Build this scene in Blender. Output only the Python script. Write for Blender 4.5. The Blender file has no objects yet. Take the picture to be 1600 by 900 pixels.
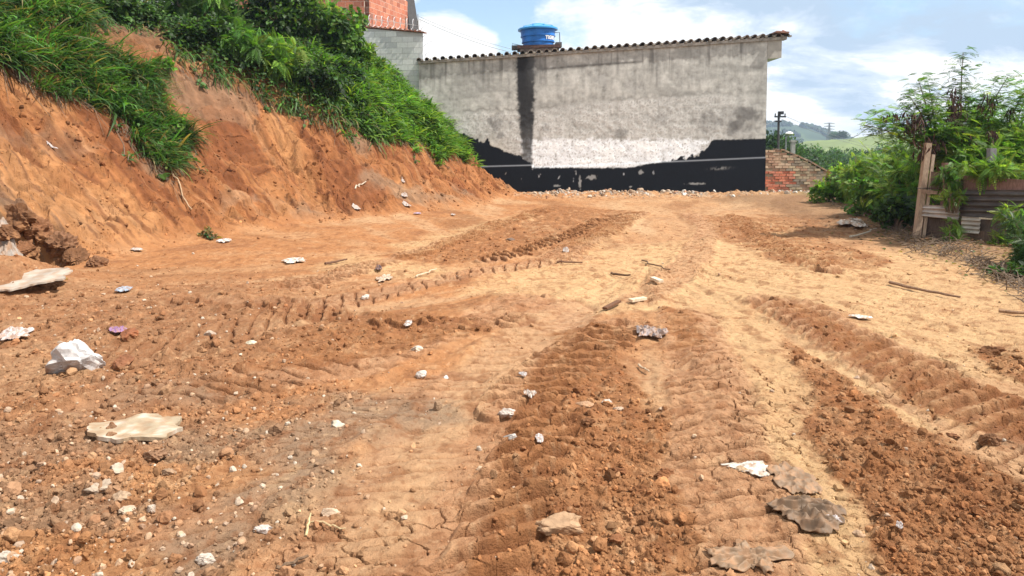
import bpy, math, random
import numpy as np
from mathutils import Vector, Matrix
R = math.radians
random.seed(7)
rng = np.random.default_rng(7)
C = bpy.context.scene
COL = C.collection

# ------------------------------------------------------------------ camera, sky, sun, exposure
FPX, PITCH, CAMZ = 1150.0, R(3.4), 1.6
cam_d = bpy.data.cameras.new('camera'); cam = bpy.data.objects.new('camera', cam_d); COL.objects.link(cam)
cam.location = (0, 0, CAMZ); cam.rotation_euler = (R(90) - PITCH, 0, 0)
cam_d.sensor_width = 36; cam_d.lens = FPX * 36 / 1600; cam_d.shift_y = -150 / 1600
cam_d.clip_start = 0.05; cam_d.clip_end = 9000
C.camera = cam
C.view_settings.view_transform = 'Standard'; C.view_settings.look = 'None'
C.view_settings.gamma = 1; C.view_settings.use_curve_mapping = False
C.view_settings.exposure = 0.55

SUN_DIR = Vector((0.56, -0.17, 0.80)).normalized()      # towards the sun
sun_d = bpy.data.lights.new('sun', 'SUN'); sun = bpy.data.objects.new('sun', sun_d); COL.objects.link(sun)
sun_d.energy = 5.0; sun_d.angle = R(0.5); sun_d.color = (1.0, 0.955, 0.88)
sun.rotation_euler = SUN_DIR.to_track_quat('Z', 'Y').to_euler()

world = bpy.data.worlds.new('World'); C.world = world; world.use_nodes = True
nt = world.node_tree; nt.nodes.clear()
class NG:
    """tiny node-graph helper"""
    def __init__(s, nt): s.nt = nt
    def n(s, t, **kw):
        nd = s.nt.nodes.new(t)
        for k, v in kw.items():
            if k.startswith('i_'):
                key = k[2:]
                nd.inputs[int(key) if key.isdigit() else key.replace('_', ' ')].default_value = v
            else: setattr(nd, k, v)
        return nd
    def l(s, a, b): s.nt.links.new(a, b)
    def math(s, op, a, b=None, clamp=False):
        nd = s.nt.nodes.new('ShaderNodeMath'); nd.operation = op; nd.use_clamp = clamp
        for i, x in enumerate((a, b)):
            if x is None: continue
            if isinstance(x, (int, float)): nd.inputs[i].default_value = x
            else: s.l(x, nd.inputs[i])
        return nd.outputs[0]
    def ramp(s, x, stops):
        nd = s.nt.nodes.new('ShaderNodeValToRGB'); s.l(x, nd.inputs[0])
        el = nd.color_ramp.elements
        while len(el) < len(stops): el.new(0.5)
        for e, (p, c) in zip(el, stops):
            e.position = p; e.color = (c, c, c, 1) if isinstance(c, (int, float)) else tuple(c) + (1,)
        return nd.outputs[0]
    def mix(s, f, a, b, mode='MIX'):
        nd = s.nt.nodes.new('ShaderNodeMix'); nd.data_type = 'RGBA'; nd.blend_type = mode
        for sock, x in ((nd.inputs[0], f), (nd.inputs[6], a), (nd.inputs[7], b)):
            if isinstance(x, (int, float)): sock.default_value = x
            elif isinstance(x, tuple): sock.default_value = x + (1,) if len(x) == 3 else x
            else: s.l(x, sock)
        return nd.outputs[2]

def ray(u, v):
    xc, zc = (u - 800) / FPX, -(v - 300) / FPX
    y = math.cos(PITCH) + zc * math.sin(PITCH); z = -math.sin(PITCH) + zc * math.cos(PITCH)
    return xc / y, z / y
def at(u, v, Y):
    a, b = ray(u, v); return Vector((a * Y, Y, CAMZ + b * Y))
def gp(u, v, z=0.0):
    a, b = ray(u, v); t = (z - CAMZ) / b; return Vector((a * t, t, z))
def proj(x, y, z):
    dz = z - CAMZ
    d = y * math.cos(PITCH) - dz * math.sin(PITCH); up = y * math.sin(PITCH) + dz * math.cos(PITCH)
    d = np.where(d < 0.05, 0.05, d)
    return 800 + FPX * x / d, 300 - FPX * up / d

g = NG(nt)
sky = g.n('ShaderNodeTexSky', sky_type='NISHITA', sun_disc=False)
sky.sun_elevation = math.asin(SUN_DIR.z); sky.sun_rotation = math.atan2(SUN_DIR.x, SUN_DIR.y)
sky.altitude = 600; sky.air_density = 1.0; sky.dust_density = 1.2; sky.ozone_density = 1.0
tc = g.n('ShaderNodeTexCoord'); sep = g.n('ShaderNodeSeparateXYZ'); g.l(tc.outputs['Generated'], sep.inputs[0])
dx, dy, dz = sep.outputs
den = g.math('ADD', g.math('MAXIMUM', dz, 0.0), 0.38)
comb = g.n('ShaderNodeCombineXYZ')
g.l(g.math('DIVIDE', dx, den), comb.inputs[0]); g.l(g.math('DIVIDE', dy, den), comb.inputs[1])
def cnoise(scale, detail, rough, loc, sx=1.0, dist=0.0):
    mp = g.n('ShaderNodeMapping'); g.l(comb.outputs[0], mp.inputs[0]); mp.inputs['Location'].default_value = loc
    mp.inputs['Scale'].default_value = (sx, 1, 1)
    nz = g.n('ShaderNodeTexNoise', i_Scale=scale, i_Detail=detail, i_Roughness=rough, i_Distortion=dist)
    g.l(mp.outputs[0], nz.inputs['Vector']); return nz.outputs[0]
cov = cnoise(1.7, 10, 0.58, (3.1, 1.7, 0.4), 1.0, 0.4)
fine = cnoise(4.6, 10, 0.62, (7.3, 2.2, 4.0), 0.8, 0.3)
# clear pale-blue window above the house, wispy elsewhere
def lobe(u, v, rad):
    a, b = ray(u, v); d = Vector((a, 1, b)).normalized()
    dp = g.n('ShaderNodeVectorMath', operation='DOT_PRODUCT'); g.l(tc.outputs['Generated'], dp.inputs[0])
    nrm = g.n('ShaderNodeVectorMath', operation='NORMALIZE'); g.l(tc.outputs['Generated'], nrm.inputs[0])
    g.l(nrm.outputs[0], dp.inputs[0]); dp.inputs[1].default_value = d
    mr = g.n('ShaderNodeMapRange', interpolation_type='SMOOTHSTEP'); g.l(dp.outputs['Value'], mr.inputs[0])
    mr.inputs[1].default_value = math.cos(rad); mr.inputs[2].default_value = math.cos(rad * 0.25)
    return mr.outputs[0]
c0 = g.math('ADD', g.math('MULTIPLY', cov, 0.65), g.math('MULTIPLY', fine, 0.35))
c0 = g.math('ADD', c0, 0.115)
c0 = g.math('SUBTRACT', c0, g.math('MULTIPLY', lobe(860, 10, R(11)), 0.20))
c0 = g.math('SUBTRACT', c0, g.math('MULTIPLY', lobe(700, 0, R(7)), 0.11))
c0 = g.math('ADD', c0, g.math('MULTIPLY', lobe(715, 75, R(4.2)), 0.22))
c0 = g.math('ADD', c0, g.math('MULTIPLY', lobe(1110, 30, R(10)), 0.14))
cmask = g.ramp(c0, [(0.43, 0.0), (0.49, 0.6), (0.54, 1.0)])
cmask = g.math('MAXIMUM', cmask, 0.10)
shade = cnoise(3.6, 10, 0.62, (1.2, 9.1, 2.0), 0.7, 0.3)
dark = g.math('ADD', shade, g.math('MULTIPLY', lobe(1330, 0, R(9)), 0.10))
dark = g.math('ADD', dark, g.math('MULTIPLY', lobe(1600, 40, R(6)), 0.13))
dark = g.math('SUBTRACT', dark, g.math('MULTIPLY', lobe(740, 80, R(8)), 0.3))
ccol = g.ramp(dark, [(0.46, (9.8, 9.8, 9.7)), (0.525, (8.8, 9.0, 9.3)), (0.575, (6.4, 7.3, 8.5)), (0.66, (4.4, 5.6, 7.1))])
skyc = g.mix(1.0, sky.outputs[0], (1.45, 1.55, 1.55), 'MULTIPLY')
skym = g.mix(cmask, skyc, ccol)
bg = g.n('ShaderNodeBackground', i_Strength=0.088); g.l(skym, bg.inputs[0])
wo = g.n('ShaderNodeOutputWorld'); g.l(bg.outputs[0], wo.inputs[0])

# ------------------------------------------------------------------ numpy noise
def _h(ix, iy, s):
    with np.errstate(over='ignore'):
        a = (ix.astype(np.int64) * 374761393 + iy.astype(np.int64) * 668265263 + s * 2147483647 // 7 * 31).astype(np.uint32)
        a = (a ^ (a >> np.uint32(13))) * np.uint32(1274126177); a ^= a >> np.uint32(16)
        a = a * np.uint32(2246822519); a ^= a >> np.uint32(15)
    return a.astype(np.float64) / 4294967296.0
def pn(x, y, s=0):
    x = np.asarray(x, float); y = np.asarray(y, float)
    ix, iy = np.floor(x), np.floor(y); fx, fy = x - ix, y - iy
    ux, uy = fx * fx * fx * (fx * (fx * 6 - 15) + 10), fy * fy * fy * (fy * (fy * 6 - 15) + 10)
    def gr(a, b):
        an = _h(ix + a, iy + b, s) * 6.2831853; return np.cos(an) * (fx - a) + np.sin(an) * (fy - b)
    return ((gr(0, 0) * (1 - ux) + gr(1, 0) * ux) * (1 - uy) + (gr(0, 1) * (1 - ux) + gr(1, 1) * ux) * uy) * 1.5
def fbm(x, y, s=0, o=4, gain=0.5):
    r = 0; a = 1.0; t = 0
    for i in range(o):
        r = r + a * pn(x * 2 ** i, y * 2 ** i, s + 17 * i); t += a; a *= gain
    return r / t
def lodfbm(x, y, fx, fy, s, o, cut):
    r = 0; a = 1.0; t = 0
    for i in range(o):
        w = sst(.8, 1.8, 1.0 / (max(fx, fy) * 2 ** i) / cut); r = r + a * w * pn(x * fx * 2 ** i, y * fy * 2 ** i, s + 17 * i); t += a; a *= .5
    return r / t
def worley(x, y, s=0, jit=0.9):
    x = np.asarray(x, float); y = np.asarray(y, float)
    ix, iy = np.floor(x), np.floor(y); f1 = np.full(x.shape, 9.0); f2 = np.full(x.shape, 9.0); cid = np.zeros(x.shape)
    for a in (-1, 0, 1):
        for b in (-1, 0, 1):
            cx, cy = ix + a, iy + b
            h1, h2, h3 = _h(cx, cy, s), _h(cx, cy, s + 5), _h(cx, cy, s + 11)
            d = np.hypot(cx + .5 + (h1 - .5) * jit - x, cy + .5 + (h2 - .5) * jit - y)
            n1 = d < f1; f2 = np.where(n1, f1, np.minimum(f2, d)); cid = np.where(n1, h3, cid); f1 = np.where(n1, d, f1)
    return f1, f2, cid
def sst(a, b, x):
    t = np.clip((x - a) / (b - a), 0, 1); return t * t * (3 - 2 * t)
def polydist(x, y, P):
    """distance, arc length, side sign(left +) to an open polyline"""
    best = np.full(x.shape, 1e9); arc = np.zeros(x.shape); side = np.zeros(x.shape); L = 0
    for (x0, y0), (x1, y1) in zip(P[:-1], P[1:]):
        ex, ey = x1 - x0, y1 - y0; ln = math.hypot(ex, ey) or 1e-6
        t = np.clip(((x - x0) * ex + (y - y0) * ey) / ln ** 2, 0, 1)
        d = np.hypot(x - x0 - t * ex, y - y0 - t * ey); m = d < best
        best = np.where(m, d, best); arc = np.where(m, L + t * ln, arc)
        side = np.where(m, np.sign(ex * (y - y0) - ey * (x - x0)), side); L += ln
    return best, arc, side
def inpoly(x, y, P):
    ins = np.zeros(x.shape, bool); n = len(P)
    for i in range(n):
        x0, y0 = P[i]; x1, y1 = P[(i + 1) % n]
        c = ((y0 > y) != (y1 > y)) & (x < (x1 - x0) * (y - y0) / ((y1 - y0) or 1e-9) + x0)
        ins ^= c
    return ins
def sdf(x, y, P):
    d, _, _ = polydist(x, y, list(P) + [P[0]]); return np.where(inpoly(x, y, P), -d, d)

# ------------------------------------------------------------------ materials
def mat(name, color=(0.5, 0.5, 0.5), rough=0.8, attr=None, nscale=6.0, namp=0.25, bump=0.0, bscale=60.0, metal=0.0,
        transl=0.0, spec=0.3, bdist=0.01, stretch=(1, 1, 1), bumpdetail=6):
    m = bpy.data.materials.new(name); m.use_nodes = True; t = m.node_tree; t.nodes.clear(); q = NG(t)
    out = q.n('ShaderNodeOutputMaterial'); b = q.n('ShaderNodeBsdfPrincipled')
    b.inputs['Roughness'].default_value = rough; b.inputs['Metallic'].default_value = metal
    b.inputs['Specular IOR Level'].default_value = spec
    co = q.n('ShaderNodeTexCoord').outputs['Object']
    if stretch != (1, 1, 1):
        mp = q.n('ShaderNodeMapping'); mp.inputs['Scale'].default_value = stretch; q.l(co, mp.inputs[0]); co = mp.outputs[0]
    if attr:
        a = q.n('ShaderNodeAttribute', attribute_name=attr); base = a.outputs['Color']
        if color != (0.5, 0.5, 0.5): base = q.mix(1.0, base, color, 'MULTIPLY')
    else:
        base = None
    nz = q.n('ShaderNodeTexNoise', i_Scale=nscale, i_Detail=6.0, i_Roughness=0.6); q.l(co, nz.inputs['Vector'])
    var = q.ramp(nz.outputs[0], [(0.3, 1 - namp), (0.7, 1 + namp)])
    colr = q.mix(1.0, base if base is not None else color, var, 'MULTIPLY')
    q.l(colr, b.inputs['Base Color'])
    if bump:
        bz = q.n('ShaderNodeTexNoise', i_Scale=bscale, i_Detail=float(bumpdetail), i_Roughness=0.65); q.l(co, bz.inputs['Vector'])
        bp = q.n('ShaderNodeBump', i_Strength=bump, i_Distance=bdist); q.l(bz.outputs[0], bp.inputs['Height']); q.l(bp.outputs[0], b.inputs['Normal'])
    sh = b.outputs[0]
    if transl:
        tr = q.n('ShaderNodeBsdfTranslucent'); tcx = q.mix(1.0, colr, (1.25, 1.35, 0.55), 'MULTIPLY'); q.l(tcx, tr.inputs[0])
        mx = q.n('ShaderNodeMixShader', i_0=transl); q.l(sh, mx.inputs[1]); q.l(tr.outputs[0], mx.inputs[2]); sh = mx.outputs[0]
    q.l(sh, out.inputs[0]); return m

M_soil = mat('soil', attr='Col', rough=0.92, nscale=9, namp=0.10, bump=0.9, bscale=70, bdist=0.012, spec=0.15, bumpdetail=8)
def soil_bumps(m):
    t = m.node_tree; q = NG(t); b = [n for n in t.nodes if n.type == 'BSDF_PRINCIPLED'][0]; old = b.inputs['Normal'].links[0].from_node
    co = q.n('ShaderNodeTexCoord').outputs['Object']; nz = q.n('ShaderNodeTexNoise', i_Scale=14.0, i_Detail=7.0, i_Roughness=0.68, i_Distortion=0.3); q.l(co, nz.inputs['Vector'])
    bp = q.n('ShaderNodeBump', i_Strength=0.75, i_Distance=0.05); q.l(nz.outputs[0], bp.inputs['Height']); q.l(bp.outputs[0], old.inputs['Normal'])
soil_bumps(M_soil)
M_clod = mat('clod', attr='Col', rough=0.95, nscale=30, namp=0.2, bump=0.8, bscale=120, bdist=0.006, spec=0.15)
M_stone = mat('stone', attr='Col', rough=0.85, nscale=25, namp=0.25, bump=0.7, bscale=60, bdist=0.006)
M_leaf = mat('leaf', attr='Col', rough=0.5, nscale=3, namp=0.15, transl=0.48, spec=0.35)
M_wood = mat('weathered_wood', attr='Col', rough=0.85, nscale=14, namp=0.35, bump=0.6, bscale=40, bdist=0.006, stretch=(6, 6, 1))
M_bark = mat('bark', (0.16, 0.115, 0.08), rough=0.9, nscale=20, namp=0.35, bump=0.6, bscale=50)
M_wall = mat('plastered_wall', attr='Col', rough=0.88, nscale=16, namp=0.08, bump=0.10, bscale=7, bdist=0.02, spec=0.1)
M_paper = mat('scrap', attr='Col', rough=0.6, nscale=20, namp=0.12, bump=0.2, bscale=60)
M_paint = mat('painted', attr='Col', rough=0.75, nscale=5, namp=0.15, bump=0.2, bscale=30)
M_tile = mat('clay_tile', attr='Col', rough=0.9, nscale=7, namp=0.45, bump=0.5, bscale=60)
M_plastic = mat('tank_plastic', (0.022, 0.15, 0.46), rough=0.5, nscale=3.5, namp=0.3)
M_white = mat('white_lettering', (0.8, 0.8, 0.8), rough=0.5, namp=0.02)
M_metal = mat('grey_metal', (0.22, 0.23, 0.24), rough=0.5, nscale=12, namp=0.3, metal=0.5)
M_metal_d = mat('weathered_pole', (0.06, 0.055, 0.055), rough=0.8, nscale=12, namp=0.3)
M_dark = mat('dark_metal', (0.03, 0.03, 0.035), rough=0.5, nscale=12, namp=0.3)
M_sheet = mat('corrugated_sheet', attr='Col', rough=0.7, nscale=5, namp=0.35, bump=0.25, bscale=40)
M_hill = mat('hill_grass', attr='Col', rough=0.95, nscale=0.05, namp=0.25)
M_concrete = mat('concrete', (0.30, 0.29, 0.27), rough=0.9, nscale=6, namp=0.25, bump=0.4, bscale=40)

# ------------------------------------------------------------------ mesh helpers
def mk(name, V, F, m, parent=None, col=None, smooth=False):
    V = np.asarray(V, dtype=np.float32)
    me = bpy.data.meshes.new(name); n = len(V)
    me.vertices.add(n); me.vertices.foreach_set('co', V.ravel())
    if isinstance(F, np.ndarray) and F.ndim == 2:
        cnt = np.full(len(F), F.shape[1]); flat = F.ravel()
    else:
        cnt = np.array([len(f) for f in F]); flat = np.array([i for f in F for i in f])
    me.loops.add(len(flat)); me.loops.foreach_set('vertex_index', flat.astype(np.int32))
    me.polygons.add(len(cnt)); me.polygons.foreach_set('loop_start', np.concatenate([[0], np.cumsum(cnt)[:-1]]).astype(np.int32))
    me.polygons.foreach_set('use_smooth', np.full(len(cnt), smooth))
    me.update(calc_edges=True)
    if col is not None:
        c = np.asarray(col, dtype=np.float32)
        if c.ndim == 1: c = np.tile(c, (n, 1))
        if c.shape[1] == 3: c = np.hstack([c, np.ones((n, 1), np.float32)])
        a = me.attributes.new('Col', 'FLOAT_COLOR', 'POINT'); a.data.foreach_set('color', c.ravel())
    me.materials.append(m)
    o = bpy.data.objects.new(name, me); COL.objects.link(o)
    if parent is not None: o.parent = parent
    return o
def empty(name, loc=(0, 0, 0), rot=(0, 0, 0)):
    o = bpy.data.objects.new(name, None); COL.objects.link(o); o.location = loc; o.rotation_euler = rot
    o.empty_display_size = 0.1; return o
def tag(o, label=None, cat=None, group=None, kind=None):
    if label: o['label'] = label
    if cat: o['category'] = cat
    if group: o['group'] = group
    if kind: o['kind'] = kind
    return o
class MB:
    def __init__(s): s.v = []; s.f = []; s.c = []; s.col = (0.5, 0.5, 0.5)
    def add(s, V, F, col=None):
        k = len(s.v); s.v += [tuple(p) for p in V]; s.f += [tuple(i + k for i in f) for f in F]; s.c += [col or s.col] * len(V)
    def box(s, c, d, rot=None, col=None):
        V = [Vector((sx * d[0] / 2, sy * d[1] / 2, sz * d[2] / 2)) for sx in (-1, 1) for sy in (-1, 1) for sz in (-1, 1)]
        if rot is not None: V = [rot @ p for p in V]
        s.add([p + Vector(c) for p in V], [(0, 1, 3, 2), (4, 6, 7, 5), (0, 4, 5, 1), (2, 3, 7, 6), (0, 2, 6, 4), (1, 5, 7, 3)], col)
    def tube(s, P, r, n=7, col=None, cap=True):
        P = [Vector(p) for p in P]; rs = r if isinstance(r, (list, tuple)) else [r] * len(P); V = []
        for i, p in enumerate(P):
            t = (P[min(i + 1, len(P) - 1)] - P[max(i - 1, 0)]).normalized()
            a = t.cross(Vector((0.31, 0.17, 0.93)));
            if a.length < 0.1: a = t.cross(Vector((1, 0, 0)))
            a.normalize(); b = t.cross(a)
            V += [p + (a * math.cos(k * 2 * math.pi / n) + b * math.sin(k * 2 * math.pi / n)) * rs[i] for k in range(n)]
        F = [(i * n + k, i * n + (k + 1) % n, (i + 1) * n + (k + 1) % n, (i + 1) * n + k) for i in range(len(P) - 1) for k in range(n)]
        if cap: F += [tuple(range(n))[::-1], tuple(range((len(P) - 1) * n, len(P) * n))]
        s.add(V, F, col)
    def lathe(s, prof, c=(0, 0, 0), n=40, col=None):
        c = Vector(c); V = [c + Vector((r * math.cos(k * 2 * math.pi / n), r * math.sin(k * 2 * math.pi / n), z)) for r, z in prof for k in range(n)]
        F = [(i * n + k, i * n + (k + 1) % n, (i + 1) * n + (k + 1) % n, (i + 1) * n + k) for i in range(len(prof) - 1) for k in range(n)]
        F += [tuple(range(n))[::-1], tuple(range((len(prof) - 1) * n, len(prof) * n))]
        s.add(V, F, col)
    def build(s, name, m, parent=None, smooth=False):
        return mk(name, s.v, s.f, m, parent, np.array(s.c), smooth)
def frames(d, n):
    d = d / np.linalg.norm(d, axis=1, keepdims=True)
    x = np.cross(d, n); x /= np.linalg.norm(x, axis=1, keepdims=True) + 1e-9
    return np.stack([x, d, np.cross(x, d)], axis=2)        # columns: width, axis, normal
def scatter(TV, TF, Rm, S, T):
    TV = np.asarray(TV, float); TF = np.asarray(TF, int); N = len(T)
    S = np.asarray(S, float)
    if S.ndim == 1: S = np.stack([S, S, S], 1)
    V = np.einsum('nij,nkj->nki', Rm, TV[None] * S[:, None, :]) + T[:, None, :]
    F = TF[None] + (np.arange(N) * len(TV))[:, None, None]
    return V.reshape(-1, 3), F.reshape(-1, TF.shape[1])
def rot_rand(N, tilt=3.14):
    a = rng.uniform(0, 2 * np.pi, N); t = rng.uniform(0, tilt, N)
    d = np.stack([np.sin(t) * np.cos(a), np.sin(t) * np.sin(a), np.cos(t)], 1)
    return frames(rng.normal(size=(N, 3)), d)
# leaf templates, axis +y, normal +z
KITE = (np.array([(0, 0, 0), (-.30, .42, .06), (0, 1, -.04), (.30, .42, .06)]), np.array([(0, 3, 2, 1)]))
BROAD = (np.array([(0, 0, 0), (-.36, .22, .08), (-.30, .62, .04), (0, 1, -.14), (.30, .62, .04), (.36, .22, .08), (0, .5, -.02)]),
         np.array([(0, 6, 2, 1), (6, 3, 2, 2), (0, 5, 4, 6), (6, 4, 3, 3)]))
BROAD = (BROAD[0], np.array([(0, 6, 2, 1), (0, 5, 4, 6), (6, 4, 3, 2)]))
def blade_t(droop=0.6, w=0.018):
    V = []; th = 0.0; p = np.array([0.0, 0.0, 0.0])
    for i in range(5):
        ww = w * (1.0, 1.15, 0.95, 0.6, 0.06)[i]
        V += [(-ww, p[1], p[2]), (ww, p[1], p[2])]
        th += droop * 0.42; p = p + np.array([0, math.cos(th), -math.sin(th)]) * 0.25
    return np.array(V), np.array([(2 * i, 2 * i + 1, 2 * i + 3, 2 * i + 2) for i in range(4)])
def pinnate_t(pairs=9, ll=0.27, lw=0.055, droop=0.7):
    V = []; F = []
    def kite(b, d, n, l, w):
        k = len(V); d = Vector(d).normalized(); n = Vector(n); x = d.cross(n).normalized()
        V.extend([tuple(b), tuple(b + d * l * .45 - x * w), tuple(b + d * l), tuple(b + d * l * .45 + x * w)]); F.append((k, k + 3, k + 2, k + 1))
    for i in range(pairs):
        t = (i + 0.6) / pairs; b = Vector((0, t, -droop * t * t * .5))
        s = math.sin(math.pi * min(1, t * .8 + .25)) * .8 + .2
        for sg in (-1, 1): kite(b, (sg * 1.0, 0.45, -0.25), (0, 0, 1), ll * s, lw)
    kite(Vector((0, 0.92, -droop * .45)), (0, 1, -.5), (0, 0, 1), ll * .8, lw)
    kite(Vector((0, 0, 0)), (0, 1, -.1), (0, 0, 1), 1.0, 0.008)
    return np.array(V), np.array(F)
PINN = pinnate_t()
def leafcol(N, k, base, var=0.25, yellow=0.0):
    b = np.array(base)[None] * np.exp(rng.normal(0, var, (N, 1)))
    b[:, 0] *= np.exp(rng.normal(yellow, 0.18, N)); return np.repeat(np.clip(b, 0.004, 0.5), k, axis=0)

# ------------------------------------------------------------------ ground height
TOE = [(-11.5, -12), (-8.9, 0), (-7.9, 3), (-7.0, 6.4), (-6.35, 8.8), (-6.0, 10.1)] + [tuple(gp(u, v)[:2]) for u, v in ((215, 396), (330, 375), (480, 350), (640, 336), (740, 324), (828, 304))] + [(2.6, 29.5), (6, 38), (14, 58)]
def bank_s(x, y):
    d, a, sd = polydist(x, y, TOE); return np.where(sd > 0, d, -d), a
def bank_h(s, a):
    t = np.clip(s, 0, None)
    prof = np.interp(t, [0, .25, .7, 1.6, 2.4, 3.4, 4.4, 5.4, 7.5, 12, 30], [0, .10, .48, 1.28, 2.15, 3.20, 4.15, 4.85, 5.4, 5.9, 6.3])
    return prof
def bank_h_s(s, a):        # smoothed profile
    return (bank_h(s - .12, a) + 2 * bank_h(s, a) + bank_h(s + .12, a)) / 4
W = lambda pts: [tuple(gp(u, v)[:2]) for u, v in pts]
Z_PALE = [W(p) for p in (
    [(760, 430), (880, 405), (1000, 378), (1130, 372), (1290, 398), (1450, 385), (1640, 420), (1720, 560), (1560, 545), (1380, 500), (1215, 468), (1090, 485), (930, 492), (840, 470), (720, 462)],
    [(1105, 470), (1205, 480), (1240, 560), (1282, 690), (1335, 810), (1360, 900), (1230, 900), (1225, 770), (1170, 640), (1130, 540)],
    [(1245, 520), (1420, 600), (1530, 690), (1620, 730), (1620, 800), (1450, 675), (1330, 590)],
    [(1330, 500), (1420, 480), (1620, 480), (1620, 600), (1500, 585), (1400, 545)],
    [(890, 480), (840, 560), (760, 640), (690, 740), (620, 900), (470, 960), (500, 860), (600, 740), (690, 620), (800, 500)],
    [(600, 385), (820, 335), (850, 338), (640, 400)], [(1170, 345), (1230, 350), (1310, 400), (1240, 395)], [(900, 385), (985, 340), (1005, 342), (940, 390)],
    [(540, 395), (720, 420), (690, 440), (480, 420)])]
Z_RED = [W(p) for p in (
    [(870, 520), (960, 512), (995, 530), (965, 560), (1045, 640), (1060, 760), (1100, 900), (700, 920), (760, 800), (800, 700), (830, 590)],
    [(1233, 528), (1290, 555), (1400, 640), (1500, 715), (1640, 800), (1700, 1000), (1390, 960), (1340, 800), (1282, 690)],
    [(1200, 470), (1245, 480), (1400, 556), (1540, 600), (1640, 640), (1640, 705), (1500, 680), (1430, 625), (1330, 560)],
    [(1100, 335), (1240, 345), (1300, 375), (1385, 408), (1370, 425), (1270, 425), (1200, 408), (1130, 375)],
    [(620, 405), (760, 352), (860, 322), (1010, 330), (960, 372), (850, 398), (700, 412)],
    [(1505, 540), (1620, 555), (1640, 610), (1545, 580)],
    [(100, 470), (300, 470), (450, 478), (700, 500), (760, 520), (620, 556), (430, 580), (250, 600), (60, 540)],
    [(300, 598), (380, 592), (460, 600), (430, 615), (330, 616)],
    [(1040, 480), (1085, 490), (1100, 540), (1055, 545)],
    [(1180, 335), (1350, 345), (1390, 360), (1290, 372)])]
Z_GREY = [W(p) for p in (
    [(160, 590), (450, 598), (690, 618), (730, 650), (590, 705), (450, 700), (330, 655), (180, 640)],
    [(-200, 660), (150, 640), (420, 650), (540, 700), (520, 780), (430, 850), (330, 960), (-300, 960)])]
Z_ORANGE = [W([(200, 735), (400, 715), (460, 745), (330, 785), (200, 795)]), W([(-100, 860), (120, 850), (300, 880), (160, 960), (-100, 960)])]
TRACKS = [  # centre line px, half width m, pitch, amp, chevron
    ([(880, 480), (800, 575), (700, 690), (570, 880), (480, 990)], .36, .20, .010, .6),
    ([(1075, 495), (1105, 590), (1125, 700), (1150, 900), (1160, 1000)], .28, .19, .024, .6),
    ([(975, 515), (905, 545), (850, 585), (800, 640)], .27, .19, .032, .8),
    ([(860, 660), (820, 730), (790, 800), (750, 920)], .20, .19, .034, .8),
    ([(1215, 476), (1400, 568), (1500, 618), (1640, 690)], .33, .185, .032, .8),
    ([(1260, 500), (1400, 590), (1500, 660), (1640, 780)], .22, .19, .020, 1.0),
    ([(800, 505), (700, 512), (580, 505), (440, 478), (300, 470)], .25, .21, .027, 1.0),
    ([(900, 405), (720, 432), (520, 478), (340, 520), (150, 560)], .26, .21, .020, -1.0),
    ([(820, 470), (700, 520), (560, 570), (360, 600), (150, 640)], .26, .21, .022, .8),
    ([(850, 330), (760, 358), (640, 400), (460, 450)], .26, .2, .03, 1.0),
    ([(1000, 333), (930, 372), (860, 410)], .26, .2, .035, 1.0), ([(960, 336), (880, 372), (760, 410)], .22, .2, .03, -1.0),
    ([(1150, 340), (1200, 380), (1290, 425)], .25, .2, .04, 1.0), ([(1080, 335), (1110, 360), (1080, 410), (1000, 470)], .25, .2, .025, 1.0),
    ([(720, 590), (560, 660), (400, 760), (250, 900)], .24, .17, .012, 1.0)]
TRACKS = [(W(p), hw, pi, am, ch) for p, hw, pi, am, ch in TRACKS]
HOLLOWS = [(Vector((-6.42, 10.0, 0)), .34, .62), (Vector((-6.55, 9.35, 0)), .36, .70), (Vector((-6.85, 8.6, 0)), .38, .60)]

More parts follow.
